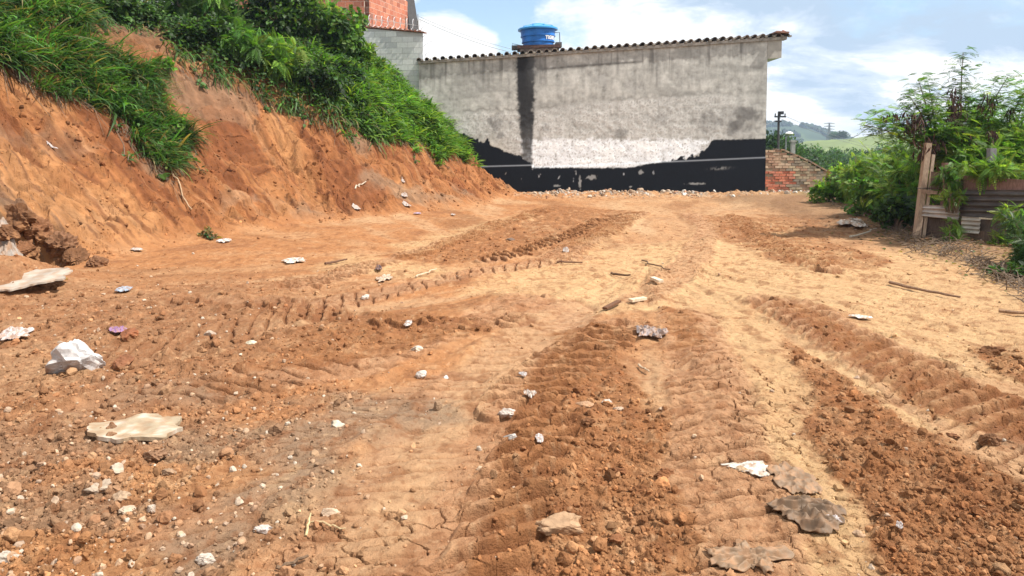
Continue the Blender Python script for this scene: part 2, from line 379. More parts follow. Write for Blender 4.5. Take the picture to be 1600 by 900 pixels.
def ground_fields(x, y, fine=True):
    """height and colour of the soil sheet"""
    x = np.asarray(x, float); y = np.asarray(y, float)
    s, a = bank_s(x, y); cut = np.clip(y * y * .00060, .004, .030) * 2.0; LOD = lambda lam: sst(.9, 2.0, lam / cut)
    vis = (y > 1.2) & (y < 27)
    sc = np.clip(y, 2, 14) / 6.0
    wx = x + fbm(x * 1.1, y * .9, 3, 3) * .18 + fbm(x * 7, y * 7, 4, 3) * .07
    wy = y + fbm(x * 1.1 + 9, y * .9, 5, 3) * .25 * np.clip(sc, .4, 2) + fbm(x * 7, y * 7 + 7, 6, 3) * .07
    def zone(polys, soft=.07):
        m = np.zeros(x.shape)
        for P in polys:
            px = [p[0] for p in P]; py = [p[1] for p in P]
            k = (wx > min(px) - 1) & (wx < max(px) + 1) & (wy > min(py) - 1) & (wy < max(py) + 1)
            if k.any():
                d = sdf(wx[k], wy[k], P); m[k] = np.maximum(m[k], 1 - sst(-soft, soft, d / np.clip(sc[k], .6, 2.2)))
        return m
    flat = 1 - sst(-.15, .5, s)
    pale = zone(Z_PALE, .11) * flat; red = zone(Z_RED, .05) * flat; grey = zone(Z_GREY, .2) * flat; org = zone(Z_ORANGE, .1) * flat
    leftz = (1 - sst(-2.6, -0.4, x + .12 * (y - 4) + fbm(x, y, 40, 3) * .8)) * (1 - sst(7.5, 10.5, y)) * flat
    z = fbm(x * .35, y * .35, 11, 3) * .055 * flat + fbm(x * 1.5, y * 1.5, 12, 4) * .022
    # fan of old wheel lines converging on the middle of the lot
    fc = gp(1010, 405); phi = np.arctan2(x - fc.x, fc.y - y); rr_f = np.hypot(x - fc.x, y - fc.y); fanm = sst(.6, 2.2, fc.y + .5 - y) * flat
    fan = fbm(phi * 7 + fbm(x * .5, y * .5, 90, 2) * .5, rr_f * .22, 91, 4); fan2 = fbm(phi * 19, rr_f * .4, 92, 3); z += fanm * (fan * .045 + fan2 * .018)
    fbk = gp(1090, 300 + 60); phb = np.arctan2(x - 2.0, y - 6.0); bkm = sst(10.5, 13, y) * (1 - sst(22, 24, y)) * flat; fan = fan * fanm + fbm(phb * 9, y * .15, 93, 4) * bkm; z += bkm * fbm(phb * 14, y * .2, 94, 3) * .05
    # tracks
    comp = np.zeros(x.shape); lug = np.zeros(x.shape); grv_shade = np.zeros(x.shape); berm = np.zeros(x.shape)
    for P, hw, pitch, amp, ch in TRACKS:
        px = [p[0] for p in P]; py = [p[1] for p in P]
        k = (x > min(px) - .8) & (x < max(px) + .8) & (y > min(py) - .8) & (y < max(py) + .8)
        if not k.any(): continue
        d, arc, sd = polydist(wx[k] * .35 + x[k] * .65, wy[k] * .35 + y[k] * .65, P)
        ins = 1 - sst(hw * .8, hw * 1.12, d)
        ph = arc / pitch + ch * sd * d / hw * 1.15 + fbm(x[k] * 2, y[k] * 2, 61, 2) * .3
        fr = ph - np.floor(ph)
        fl_ = .75 if amp > .03 else 0.
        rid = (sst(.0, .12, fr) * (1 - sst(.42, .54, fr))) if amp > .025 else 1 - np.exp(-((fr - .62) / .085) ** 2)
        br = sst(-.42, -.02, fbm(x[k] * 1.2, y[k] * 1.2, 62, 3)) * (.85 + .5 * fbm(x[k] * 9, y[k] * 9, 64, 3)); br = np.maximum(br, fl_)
        grv_shade[k] = np.maximum(grv_shade[k], ins * (1 - rid) * br * min(1, amp / .02) * 1.0); lug[k] = np.maximum(lug[k], ins * rid * amp * br * 2.1)
        comp[k] = np.maximum(comp[k], ins)
        berm[k] = np.maximum(berm[k], np.exp(-((d - hw * 1.15) / .055) ** 2) * .028 * (.6 + .8 * pn(x[k] * 3, y[k] * 3, 63)))
    lug *= flat; berm *= flat
    z += lug * 1.1 - comp * flat * .018 + berm * .8
    # loose soil
    loose = np.clip(red + .85 * leftz + .5 * grey, 0, 1) * (1 - .85 * comp) * flat
    loose = np.clip(loose + .13 * flat * sst(.05, .35, fbm(x * 1.3, y * 1.3, 41, 4)), 0, 1)
    if fine:
        f1, f2, cid = worley(x * 16 + pn(x * 20, y * 20, 7) * .4, y * 16, 21); big = np.clip(1 - f1 * 1.35, 0, 1) ** .7 * np.where(cid > .62, (cid - .62) * 2.6, .0)
        g1, g2, cid2 = worley(x * 38 + pn(x * 44, y * 44, 8) * .4, y * 38, 22); med = np.clip(1 - g1 * 1.2, 0, 1) ** .7 * np.where(cid2 > .3, cid2, .1)
        e1, e2, cid3 = worley(x * 5.5, y * 5.5 + pn(x * 9, y * 9, 9) * .4, 23); hug = np.clip(1 - e1 * 1.5, 0, 1) * np.where(cid3 > .78, 1, 0.)
        big = big * LOD(.07); z += loose * (big * .032 + med * .020 * LOD(.03) + hug * .05 * np.clip(leftz + .4 * red, 0, 1) + lodfbm(x, y, 8, 8, 24, 5, cut) * .034 + .008)
        z += (1 - loose) * flat * (lodfbm(x, y, 10, 10, 25, 5, cut) * .014 + med * .004 * LOD(.03) + big * .006) * (1 - .75 * comp)
        # mud cracks
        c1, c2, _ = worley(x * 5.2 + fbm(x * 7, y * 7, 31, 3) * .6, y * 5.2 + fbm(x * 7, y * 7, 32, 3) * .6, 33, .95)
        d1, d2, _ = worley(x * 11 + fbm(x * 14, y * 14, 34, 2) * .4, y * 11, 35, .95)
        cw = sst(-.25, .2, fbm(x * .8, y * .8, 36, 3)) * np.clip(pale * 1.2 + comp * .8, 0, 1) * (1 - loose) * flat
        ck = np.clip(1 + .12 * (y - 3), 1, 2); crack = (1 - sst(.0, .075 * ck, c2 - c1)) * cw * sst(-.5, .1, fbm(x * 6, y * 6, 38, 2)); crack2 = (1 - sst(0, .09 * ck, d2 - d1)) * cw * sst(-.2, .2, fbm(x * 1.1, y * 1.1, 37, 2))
        z -= crack * .030 * (.3 + .7 * LOD(.05)) + crack2 * .015 * LOD(.03); z += (1 - crack) * cw * (1 - np.clip(c1, 0, 1)) * .006
    else:
        cid = cid2 = np.full(x.shape, .5); crack = crack2 = np.zeros(x.shape); big = med = crack
    # rubbly rise along the wall base
    rub = sst(23.2, 24.2, y + fbm(x, y, 44, 3) * .7) * (1 - sst(25.1, 25.6, y)) * flat
    z += rub * (.10 + fbm(x * 4, y * 4, 45, 4) * .14)
    # bank
    bm = sst(0, .6, s); hb = bank_h_s(s + fbm(a * .5, s * .4, 50, 3) * .35 * sst(.3, 1.5, s), a)
    sk = a + s * .15
    rill = 1 - np.abs(fbm(sk * 1.7 + fbm(x * 1.2, y * 1.2, 51, 2) * .7, s * .45, 52, 4)) * 2.4
    rill2 = 1 - np.abs(fbm(sk * 7 + fbm(x * 3, y * 3, 53, 2) * .4, s * 1.3, 54, 3)) * 2.2
    rmod = sst(-.2, .35, fbm(a * .35, s * .5, 55, 3))
    z += hb + bm * (-rill * .17 * (.25 + 1.1 * rmod) - rill2 * .035 * (.2 + rmod) + lodfbm(x, y, 2.5, 2.5, 56, 5, cut * 2) * .12 + lodfbm(sk, s, 5, 1.1, 57, 5, cut * 2) * .05 + fbm(x * .8, y * .8, 49, 3) * .25 * sst(.3, 1.2, s))
    if fine:
        led = fbm(sk * 1.3, s * 2.6, 58, 5); z += bm * sst(.08, .20, led) * .07 - bm * sst(.15, .27, -led) * .07
    for p, rr, dp in HOLLOWS:
        q = np.hypot((x - p.x), (y - p.y)) / rr; z -= np.exp(-q ** 4) * dp * (1 + .5 * fbm(x * 5, y * 5, 46, 4)) * sst(-.1, .15, s + fbm(x * 3, y * 3, 59, 3) * .3)
    z += .34 * np.exp(-(((x + 6.0) / .75) ** 2 + ((y - 8.2) / 1.0) ** 2) ** 1.4) * (1 + .4 * fbm(x * 2, y * 2, 47, 4))
    # behind the wall and on the right the land falls away
    fall = sst(26.5, 60, y) * (1 - sst(0, 4, s)) * 9; z -= fall
    z -= sst(9.5, 30, x) * 5 * (1 - sst(0, 3, s))
    z += sst(6.3, 7.4, x) * (1 - sst(9, 11, x)) * .12 * (y > 6) * (y < 24)
    # ---- colours (albedo)
    A = lambda c: np.array(c)[None, :] if False else np.array(c)
    def over(c, k, m): return c * (1 - m[..., None]) + np.array(k) * m[..., None]
    base = np.zeros(x.shape + (3,)) + np.array((.355, .158, .064))
    nb = fbm(x * .7, y * .7, 70, 4); base = over(base, (.385, .20, .095), sst(-.05, .35, nb)); base = over(base, (.235, .098, .043), sst(.1, .45, -nb) * .7)
    rightish = sst(-1.5, 2.5, x - .08 * y) ; base = over(base, (.43, .275, .150), rightish * .5 * flat)
    base = over(base, (.205, .09, .038), sst(.06, .30, fan) * .6); base = over(base, (.47, .31, .175), sst(.08, .35, -fan) * .5)
    base = over(base, (.49, .315, .160), pale * .92 * (.75 + .5 * np.clip(fbm(x * 2, y * 2, 71, 3), -.5, .5)))
    base = over(base, (.365, .200, .110), comp * .6 * flat * (1 - red))
    base = over(base, (.20, .145, .098), grey * .7 * sst(-.3, .3, fbm(x * 1.7, y * 1.7, 72, 4) + .1))
    base = over(base, (.245, .105, .042), np.clip(red * .92 * (.8 + fbm(x * 3, y * 3, 73, 3)), 0, 1))
    base = over(base, (.25, .13, .068), leftz * .6)
    base = over(base, (.36, .165, .065), org * .6)
    br2 = fbm(x * 6, y * 4, 74, 4); base = over(base, (.20, .08, .033), sst(.10, .35, br2) * .55 * flat); br3 = fbm(x * 22, y * 18, 76, 4); base = over(base, (.19, .075, .03), sst(.12, .38, br3) * .45 * flat); base = over(base, (.54, .35, .20), sst(.2, .5, -br3) * .35 * flat); base = over(base, (.52, .33, .18), sst(.22, .5, -br2) * .30 * flat)
    base *= (1 + (cid2 - .5) * .28 * (loose + .25))[..., None]
    base = over(base, (.20, .08, .034), np.clip(grv_shade, 0, 1) * .8 * flat); base = over(base, (.24, .10, .04), np.clip(crack + .5 * crack2, 0, 1) * .6)  # shade in tread grooves and cracks painted into the soil colour
    # bank colours
    bt = fbm(sk * .55, s * .45, 80, 4); bt2 = fbm(sk * 2.6, s * .6, 81, 5); bt3 = fbm(x * 5, y * 5, 82, 4)
    bc = np.zeros(x.shape + (3,)) + np.array((.285, .115, .043))
    bc = over(bc, (.36, .168, .068), sst(.0, .32, bt)); bc = over(bc, (.215, .078, .030), sst(.0, .28, -bt + .5 * bt2))
    bc = over(bc, (.165, .058, .022), sst(.10, .35, bt2) * .8); bc = over(bc, (.42, .24, .125), sst(.2, .5, -bt2) * .4); bt4 = fbm(sk * 8, s * 1.2, 86, 4); bc = over(bc, (.15, .052, .021), sst(.08, .3, bt4) * .7); bc = over(bc, (.12, .05, .025), sst(.16, .3, lodfbm(x, y, 14, 14, 89, 4, cut)) * .6); bc = over(bc, (.13, .06, .03), sst(.28, .4, fbm(x * 9, y * 9, 88, 3)) * .6)
    bc = over(bc, (.245, .165, .105), sst(.14, .34, fbm(a * .4 + 4, s * .8, 83, 4)) * .55)
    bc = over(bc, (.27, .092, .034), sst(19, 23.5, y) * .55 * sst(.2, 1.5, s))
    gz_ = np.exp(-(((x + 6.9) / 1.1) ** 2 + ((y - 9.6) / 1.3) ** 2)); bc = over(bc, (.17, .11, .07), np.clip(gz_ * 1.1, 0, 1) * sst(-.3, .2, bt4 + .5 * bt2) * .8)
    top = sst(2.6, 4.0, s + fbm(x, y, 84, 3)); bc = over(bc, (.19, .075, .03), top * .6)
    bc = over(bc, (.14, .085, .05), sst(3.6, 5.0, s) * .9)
    bc = bc * .92 * (1 + bt3 * .45)[..., None]
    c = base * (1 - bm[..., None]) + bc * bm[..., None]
    c = over(c, (.42, .33, .24), rub * sst(-.1, .3, fbm(x * 3, y * 3, 85, 3)) * .6)
    gr = np.clip(sst(27, 34, y) + sst(8.5, 10.5, x) + sst(7, 9, s), 0, 1); c = over(c, (.07, .10, .03), gr * .9)
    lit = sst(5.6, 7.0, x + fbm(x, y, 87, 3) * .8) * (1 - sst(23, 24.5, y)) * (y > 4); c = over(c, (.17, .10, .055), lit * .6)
    return z, np.clip(c, .004, .8), dict(s=s, a=a, loose=loose, red=red, leftz=leftz, grey=grey, flat=flat, pale=pale)
def H(x, y):
    xa = np.atleast_1d(np.asarray(x, float)); ya = np.atleast_1d(np.asarray(y, float)); z = ground_fields(xa, ya)[0]
    return float(z[0]) if np.isscalar(x) or isinstance(x, float) else z
def hit(u, v):
    """where the line of sight through a measured photo point meets the soil"""
    a, b = ray(u, v); t = np.linspace(1.5, 40, 1600); z = H(a * t, t); k = np.argmax(CAMZ + b * t < z)
    t0, t1 = t[max(k - 1, 0)], t[k]; tt = np.linspace(t0, t1, 12); zz = H(a * tt, tt); j = np.argmax(CAMZ + b * tt < zz)
    return Vector((a * tt[j], tt[j], zz[j]))

# ------------------------------------------------------------------ ground sheet
ys = [-40, -20, -10, -5, -2, 0, 1, 1.6]; y = 1.9
while y < 26.5:
    ys.append(y); y += min(max(y * y * .00050, .0036), .027)
ys += [27, 28, 30, 33, 37, 42, 48, 56, 66]; ys = np.array(ys)
NT = 980; t = np.linspace(-1, 1, NT); off = np.array([.3, .8, 1.6, 3, 5, 8, 13, 22, 40, 70.])
wy_ = .76 * np.clip(ys, 1.2, 27) + .35
X = np.concatenate([-(wy_[:, None] + off[::-1][None]), wy_[:, None] * t[None], wy_[:, None] + off[None]], axis=1)
Y = np.repeat(ys[:, None], X.shape[1], 1)
z, c, FLD = ground_fields(X.ravel(), Y.ravel())
nr, nc = X.shape; idx = np.arange(nr * nc).reshape(nr, nc)
F = np.stack([idx[:-1, :-1], idx[:-1, 1:], idx[1:, 1:], idx[1:, :-1]], -1).reshape(-1, 4)
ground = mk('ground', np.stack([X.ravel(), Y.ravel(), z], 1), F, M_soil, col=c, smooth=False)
tag(ground, kind='structure')
print('ground', nr, nc)

# ------------------------------------------------------------------ far land
def hill_h(x, y):
    z = -7 - 12 * sst(50, 220, y) + fbm(x * .02, y * .02, 100, 4) * 4 * sst(40, 120, y)
    z += 28.5 * np.exp(-(((x - 235) / 150) ** 2 + ((y - 400) / 130) ** 2))
    z += 20 * np.exp(-(((x - 440) / 150) ** 2 + ((y - 420) / 150) ** 2))
    z += 40 * np.exp(-(((x - 318) / 105) ** 2 + ((y - 900) / 150) ** 2)) + fbm(x * .01, y * .01, 101, 4) * 8 * sst(500, 750, y)
    z += 22 * np.exp(-((y - 1000) / 110) ** 2)
    return z
yy = np.geomspace(34, 1200, 200); tt = np.linspace(-2.2, 2.2, 260)
HX = yy[:, None] * tt[None]; HY = np.repeat(yy[:, None], 260, 1); hz = hill_h(HX, HY)
hz = hz - sst(1050, 1200, HY) * 30
n1 = fbm(HX * .03, HY * .03, 103, 4); n2 = fbm(HX * .006, HY * .006, 104, 3)
hc = np.zeros(HX.shape + (3,)) + np.array((.16, .20, .055))
hc = hc * (1 + .4 * n1[..., None]) ; m_ = (sst(-.5, -.1, n2) * sst(500, 650, HY))[..., None]; hc = hc * (1 - m_) + np.array((.035, .06, .022)) * m_
m_ = ((1 - sst(90, 200, HY)) * sst(-.4, .1, n1))[..., None]; hc = hc * (1 - m_) + np.array((.05, .08, .02)) * m_
idx = np.arange(HX.size).reshape(HX.shape); F = np.stack([idx[:-1, :-1], idx[:-1, 1:], idx[1:, 1:], idx[1:, :-1]], -1).reshape(-1, 4)
tag(mk('hills', np.stack([HX.ravel(), HY.ravel(), hz.ravel()], 1), F, M_hill, col=np.clip(hc.reshape(-1, 3), .01, .5), smooth=True), kind='structure')

# ------------------------------------------------------------------ grey house with stained gable wall
WY = 25.0
def wx_(u): return ray(u, 200)[0] * WY
def wz_(v): return CAMZ + ray(800, v)[1] * WY
XL, XR = wx_(655), wx_(1197)
def top_z(x): return np.interp(x, [XL, XR], [wz_(99), wz_(61)])
nx_, nz_ = 520, 230
gx = np.linspace(XL, XR, nx_); gt = np.linspace(0, 1, nz_)
GX = np.repeat(gx[None], nz_, 0); ZB = -.5; GZ = ZB + gt[:, None] * (top_z(GX) - ZB)
U, V_ = proj(GX, np.full(GX.shape, WY), GZ)         # photo measurements of this wall plane
n_a = fbm(GX * 1.2, GZ * 1.2, 200, 5); n_b = fbm(GX * 5, GZ * 5, 201, 5); n_c = fbm(GX * .5, GZ * 2.2, 202, 4); n_v = fbm(GX * 5, GZ * .35, 203, 4)
n_d = fbm(GX * 11, GZ * 11, 204, 4)
def over(c, k, m): return c * (1 - m[..., None]) + np.array(k) * np.clip(m, 0, 1)[..., None]
wc = np.zeros(GX.shape + (3,)) + np.array((.40, .395, .375))
wc = wc * (1.06 + .55 * n_a + .40 * n_b + .2 * n_d + .4 * n_v)[..., None] * np.array((1.0, .99, .96))
wc = over(wc, (.27, .265, .245), sst(.0, .4, n_c) * .6)
wc = over(wc, (.50, .49, .46), sst(.1, .5, -n_a + .3 * n_b) * .5)
# lower rough plaster band
bandtop = np.interp(U, [655, 760, 830, 900, 1010, 1120, 1200], [180, 172, 172, 160, 152, 146, 148]) + n_b * 7
band = sst(-2, 5, V_ - bandtop) * (1 - sst(1110, 1170, U + n_b * 30) * .7)
wc = over(wc, (.58, .57, .54), band * np.clip(.6 + .9 * n_b + .6 * n_a, 0, 1))
wc = over(wc, (.30, .29, .27), band * sst(.15, .4, np.abs(n_d) + .3 * n_b) * .7)
wc = over(wc, (.17, .165, .15), (np.exp(-((V_ - bandtop) / 2.2) ** 2) * sst(-.1, .3, n_a + .1)) * .45)
wc = over(wc, (.54, .44, .29), sst(205, 240, V_) * (1 - sst(740, 815, U)) * .55 * sst(-.3, .2, n_a + .2))
# white paint
wl = sst(214, 222, V_ + n_d * 4 + n_b * 7) * sst(812, 832, U + n_b * 26 + n_d * 10) * (1 - sst(1085, 1112, U + (V_ - 235) * 1.2 + n_b * 40))
wc = over(wc, (.84, .87, .90), wl * np.clip(.92 + .5 * n_a + .3 * n_b, .3, 1) * (1 - .7 * sst(.26, .45, np.abs(n_d) + .35 * np.abs(n_b))))
# dark smudges
def blot(u, v, ru, rv, k, col, nn=.45):
    global wc
    q = np.sqrt(((U - u) / ru) ** 2 + ((V_ - v) / rv) ** 2) + n_b * nn + n_a * .25
    wc = over(wc, col, (1 - sst(.55, 1.15, q)) * k)
for b in ((1168, 178, 24, 13, .75), (1150, 195, 14, 8, .6), (1143, 202, 12, 14, .6), (1110, 190, 22, 20, .35), (1155, 184, 45, 26, .35), (970, 208, 14, 9, .5), (1032, 185, 12, 11, .3), (776, 195, 9, 14, .5), (852, 200, 9, 9, .35), (783, 212, 8, 6, .55), (765, 188, 5, 6, .5)):
    blot(*b, (.13, .125, .12))
wc = over(wc, (.13, .125, .115), np.exp(-((V_ - np.interp(U, [840, 920, 1010], [109, 102, 96])) / 2.2) ** 2) * sst(835, 860, U) * (1 - sst(990, 1014, U)) * .85)
wc = over(wc, (.15, .145, .135), np.exp(-((U - 1026) / 2.2) ** 2) * sst(100, 106, V_) * (1 - sst(128, 142, V_)) * .6)
wc = over(wc, (.13, .125, .115), sst(.05, .45, n_v) * (1 - sst(10, 75, V_ - np.interp(U, [655, 1197], [101, 64]))) * .75)
wc = over(wc, (.16, .155, .14), np.exp(-((V_ - np.interp(U, [655, 830], [122, 109])) / 4) ** 2) * (1 - sst(800, 850, U)) * .4)
# black streak under the tank
st = np.abs(U - 820 + n_v * 3 + np.interp(V_, [90, 250], [0, -3])) / np.interp(V_, [90, 150, 200, 260], [17, 16, 12, 9])
wc = over(wc, (.028, .028, .030), (1 - sst(.55, 1.1, st + n_b * .35 + n_d * .15)) * np.interp(V_, [90, 190, 262], [1.0, .97, .72]))
wc = over(wc, (.12, .12, .12), (1 - sst(.2, 1.3, np.abs(U - 838) / 16 + n_b * .4)) * (1 - sst(95, 165, V_)) * .6)
# black bitumen
edge = np.interp(U, [655, 700, 716, 735, 757, 762, 768, 790, 810, 828, 832, 980, 1050, 1085, 1105, 1112, 1150, 1200],
                 [190, 200, 207, 214, 224, 217, 226, 236, 244, 254, 262, 262, 250, 243, 232, 218, 218, 216])
edge = edge + n_b * np.interp(U, [700, 830, 845, 1040, 1060, 1110, 1120], [6, 8, 1.5, 2, 10, 8, 1]) + n_d * 2
blk = sst(-1.2, 1.2, V_ - edge)
blk *= 1 - .55 * sst(.58, .70, np.abs(fbm(GX * 4, GZ * 2, 206, 4)) + .15 * sst(262, 275, V_) * (1 - sst(285, 290, V_))) * (1 - sst(1010, 1040, U))
wc = over(wc, (.0105, .0125, .017), blk)
wc = over(wc, (.35, .35, .34), (np.exp(-(((U - 1125) / 12) ** 2 + ((V_ - 263 + (U - 1125) * .06) / 2.0) ** 2)) * sst(-.1, .2, n_d + .1)) * .7)
for (u, v, ru, rv) in ((925, 277, 9, 4), (1001, 269, 4, 4), (906, 285, 2.5, 10), (958, 262, 3, 2), (1085, 287, 14, 2), (870, 290, 5, 2), (985, 292, 2, 2)):
    q = np.sqrt(((U - u) / ru) ** 2 + ((V_ - v) / rv) ** 2); wc = over(wc, (.38, .38, .37), (1 - sst(.6, 1.1, q + n_d * .9)) * .7)
line = np.interp(U, [655, 832, 833, 1197], [263, 258, 262, 246])
wc = over(wc, (.23, .235, .25), np.exp(-((V_ - line) / 1.0) ** 2) * .7)
wdep = (n_b * .005 + band * n_b * .008 + n_a * .008) * (1 - blk * .85); wdep[:, 0] = wdep[:, -1] = 0; wdep[0] = wdep[-1] = 0
step = sst(-1, 1, V_ - line) * .03
idx = np.arange(GX.size).reshape(GX.shape); F = np.stack([idx[:-1, :-1], idx[:-1, 1:], idx[1:, 1:], idx[1:, :-1]], -1).reshape(-1, 4)
house = empty('house', (XR, WY, 0)); tag(house, 'long grey plastered house with peeling white band, black painted base and tiled roof edge', 'house')
def loc(o): o.matrix_parent_inverse = Matrix.Translation(-house.location); return o
loc(mk('gable_wall', np.stack([GX.ravel(), WY - (wdep + step).ravel(), GZ.ravel()], 1), F, M_wall, house, np.clip(wc.reshape(-1, 3), .004, .85), True))
mb = MB(); DB = 9.0; g_ = (.36, .35, .31)
zl, zr = top_z(XL), top_z(XR)
def prism(mb, xs, zb, zt, y0, y1, col):
    """block with sloping top between xs[0] and xs[1]"""
    V = [(xs[0], y0, zb[0]), (xs[1], y0, zb[1]), (xs[1], y0, zt[1]), (xs[0], y0, zt[0]), (xs[0], y1, zb[0]), (xs[1], y1, zb[1]), (xs[1], y1, zt[1]), (xs[0], y1, zt[0])]
    mb.add(V, [(0, 1, 2, 3), (5, 4, 7, 6), (1, 5, 6, 2), (4, 0, 3, 7), (3, 2, 6, 7), (4, 5, 1, 0)], col)
prism(mb, (XL + .002, XR - .002), (-.5, -.5), (zl - .004, zr - .004), WY + .03, WY + DB, g_)
loc(mb.build('house_body', M_paint, house))
# mortar strip and tiles along the verge
mb = MB(); k = 60
prism(mb, (XL - .02, XR + .62), (zl - .02, zr - .02), (zl + .07, zr + .08), WY - .07, WY + .25, (.30, .275, .24))
loc(mb.build('verge_mortar', M_tile, house))
mb = MB(); n = 47; xs = np.linspace(XL + .02, XR + .60, n); slope = (zr - zl) / (XR - XL)
for i, x in enumerate(xs):
    zz = np.interp(x, [XL, XR], [zl, zr]) + .085 + (slope * .02); rr = .088 + random.uniform(-.006, .006); yo = WY - .13 + random.uniform(-.02, .02)
    V = []; m = 9
    cc = random.choice([(.20, .17, .145), (.15, .13, .12), (.27, .235, .20), (.10, .09, .085), (.30, .26, .22), (.20, .15, .12)])
    for ycur, sink in ((yo, 0), (yo + .42, -.0), (WY + DB, -.9)):
        for j in range(m):
            an = math.pi * j / (m - 1); V.append((x + math.cos(an) * rr, ycur, zz + math.sin(an) * rr + sink))
        for j in range(m):
            an = math.pi * (m - 1 - j) / (m - 1); V.append((x + math.cos(an) * (rr - .016), ycur, zz + math.sin(an) * (rr - .016) + sink))
    k2 = 2 * m; F = [(a * k2 + j, a * k2 + (j + 1) % k2, (a + 1) * k2 + (j + 1) % k2, (a + 1) * k2 + j) for a in (0, 1) for j in range(k2)]
    for j in range(m - 1): F.append((j, j + 1, k2 - 2 - j, k2 - 1 - j))
    mb.add(V, F, cc)
    mb.box((x + rr * 1.2, WY - .07, zz - .0), (.09, .10, .06), None, (.26, .235, .20))
prism(mb, (XL, XR + .62), (zl + .03, zr + .03), (zl + .07, zr + .07), WY + .26, WY + .3, (.15, .12, .1))
loc(mb.build('roof_tiles', M_tile, house))
mb = MB()
V = [(XL, WY + .3, zl + .07), (XR + .62, WY + .3, zr + .09), (XR + .62, WY + DB, zr - .8), (XL, WY + DB, zl - .8)]
mb.add(V + [(a, b, c_ - .06) for a, b, c_ in V], [(0, 1, 2, 3), (7, 6, 5, 4), (0, 4, 5, 1), (1, 5, 6, 2), (3, 2, 6, 7), (0, 3, 7, 4)], (.22, .12, .08))
loc(mb.build('roof', M_tile, house))
# overhanging eave box on the right
mb = MB(); xo = ray(1221, 80)[0] * WY; zb = wz_(91)
V = [(XR - .0, WY - .02, zb - .02), (xo, WY - .02, zb + .02), (xo, WY - .02, zr + .05), (XR, WY - .02, zr + .01)]
V += [(a, WY + DB, b2 - .0) for a, _, b2 in V]
mb.add(V, [(0, 1, 2, 3), (5, 4, 7, 6), (1, 5, 6, 2), (4, 0, 3, 7), (3, 2, 6, 7)], (.36, .34, .30)); mb.add(V, [(4, 5, 1, 0)], (.42, .52, .46))
loc(mb.build('eave_box', M_paint, house))
mb = MB(); mb.tube([(xo - .05, WY - .22, zr + .24), (xo + .12, WY - .1, zr + .2)], .03, 6, (.3, .1, .06)); mb.box((xo - .05, WY + .2, zr + .20), (.42, .9, .05), Matrix.Rotation(R(4), 3, 'Y'), (.24, .13, .10))
loc(mb.build('eave_tile', M_tile, house))

# ------------------------------------------------------------------ water tank on the roof
TY = 26.6; pT = at(841, 73, TY); pz = pT.z
tank = empty('water_tank', (pT.x, TY, pz), (0, R(-1.6), 0)); tag(tank, 'blue plastic water tank with white lettering on the house roof', 'water tank')
rb, rt, ht = 27 / FPX * TY * .86, 27 / FPX * TY * 1.02, 26 / FPX * TY
rad = lambda q: rb + (rt - rb) * q
mb = MB(); prof = []
for q0, q1 in ((0, .28), (.28, .62), (.62, 1.0)):
    prof += [(rad(q0) + (.0 if q0 == 0 else .004), q0 * ht), (rad(q1) - .02, q1 * ht - .05), (rad(q1) + .025, q1 * ht - .035), (rad(q1) + .025, q1 * ht - .004)]
mb.lathe(prof, n=48); mb.build('tank_body', M_plastic, tank, False)
mb = MB(); mb.lathe([(rt + .075, ht - .03), (rt + .08, ht + .02), (rt + .04, ht + .05), (rt * .75, ht + .12), (rt * .45, ht + .165), (rt * .42, ht + .19), (rt * .1, ht + .20)], n=48)
for k in range(10):
    an = k * math.pi / 5; mb.box((math.cos(an) * rt * .72, math.sin(an) * rt * .72, ht + .118), (.34, .05, .025), Matrix.Rotation(an, 3, 'Z') @ Matrix.Rotation(R(13), 3, 'Y'))
mb.build('lid', mat('lid_plastic', (.05, .27, .58), rough=.4, nscale=3, namp=.1), tank)
cu = bpy.data.curves.new('lettering', 'FONT'); cu.body = 'TIGRE'; cu.size = .165; cu.extrude = .004; cu.offset = .007; cu.space_character = 1.08
to = bpy.data.objects.new('lettering', cu); COL.objects.link(to); dg = bpy.context.evaluated_depsgraph_get()
me = bpy.data.meshes.new_from_object(to.evaluated_get(dg)); bpy.data.objects.remove(to)
th0 = R(-66)
for vtx in me.vertices:
    q = .47 + vtx.co.y * .0; rr = rad(.36 + vtx.co.y / ht) + .016 + vtx.co.z; an = th0 + vtx.co.x * .92 / rad(.45); zz = .335 * ht + vtx.co.y
    vtx.co = (math.cos(an) * rr, math.sin(an) * rr, zz)
me.materials.clear(); me.materials.append(M_white); lo = bpy.data.objects.new('lettering', me); COL.objects.link(lo); lo.parent = tank
mb = MB(); mb.tube([(rt - .05, 0, ht * .8), (rt + .14, 0, ht * .8), (rt + .14, 0, ht * .1), (rt + .14, 0, -.05)], .014, 6); mb.build('overflow_pipe', M_dark, tank)
mb = MB(); mb.box((0, 0, -.055), (1.5, 1.1, .1), None, (.09, .05, .04)); mb.box((.72, 0, .03), (.22, .5, .16), None, (.10, .09, .085)); mb.box((-.83, 0, -.02), (.24, .5, .12), None, (.10, .09, .085))
mb.tube([(-.62, -.1, .05), (-.93, -.1, .12), (-.93, -.1, -.05)], .012, 5, (.1, .1, .1)); mb.box((0, 0, -.32), (1.3, .9, .43), None, (.2, .16, .14))
mb.build('tank_stand', M_tile, tank)

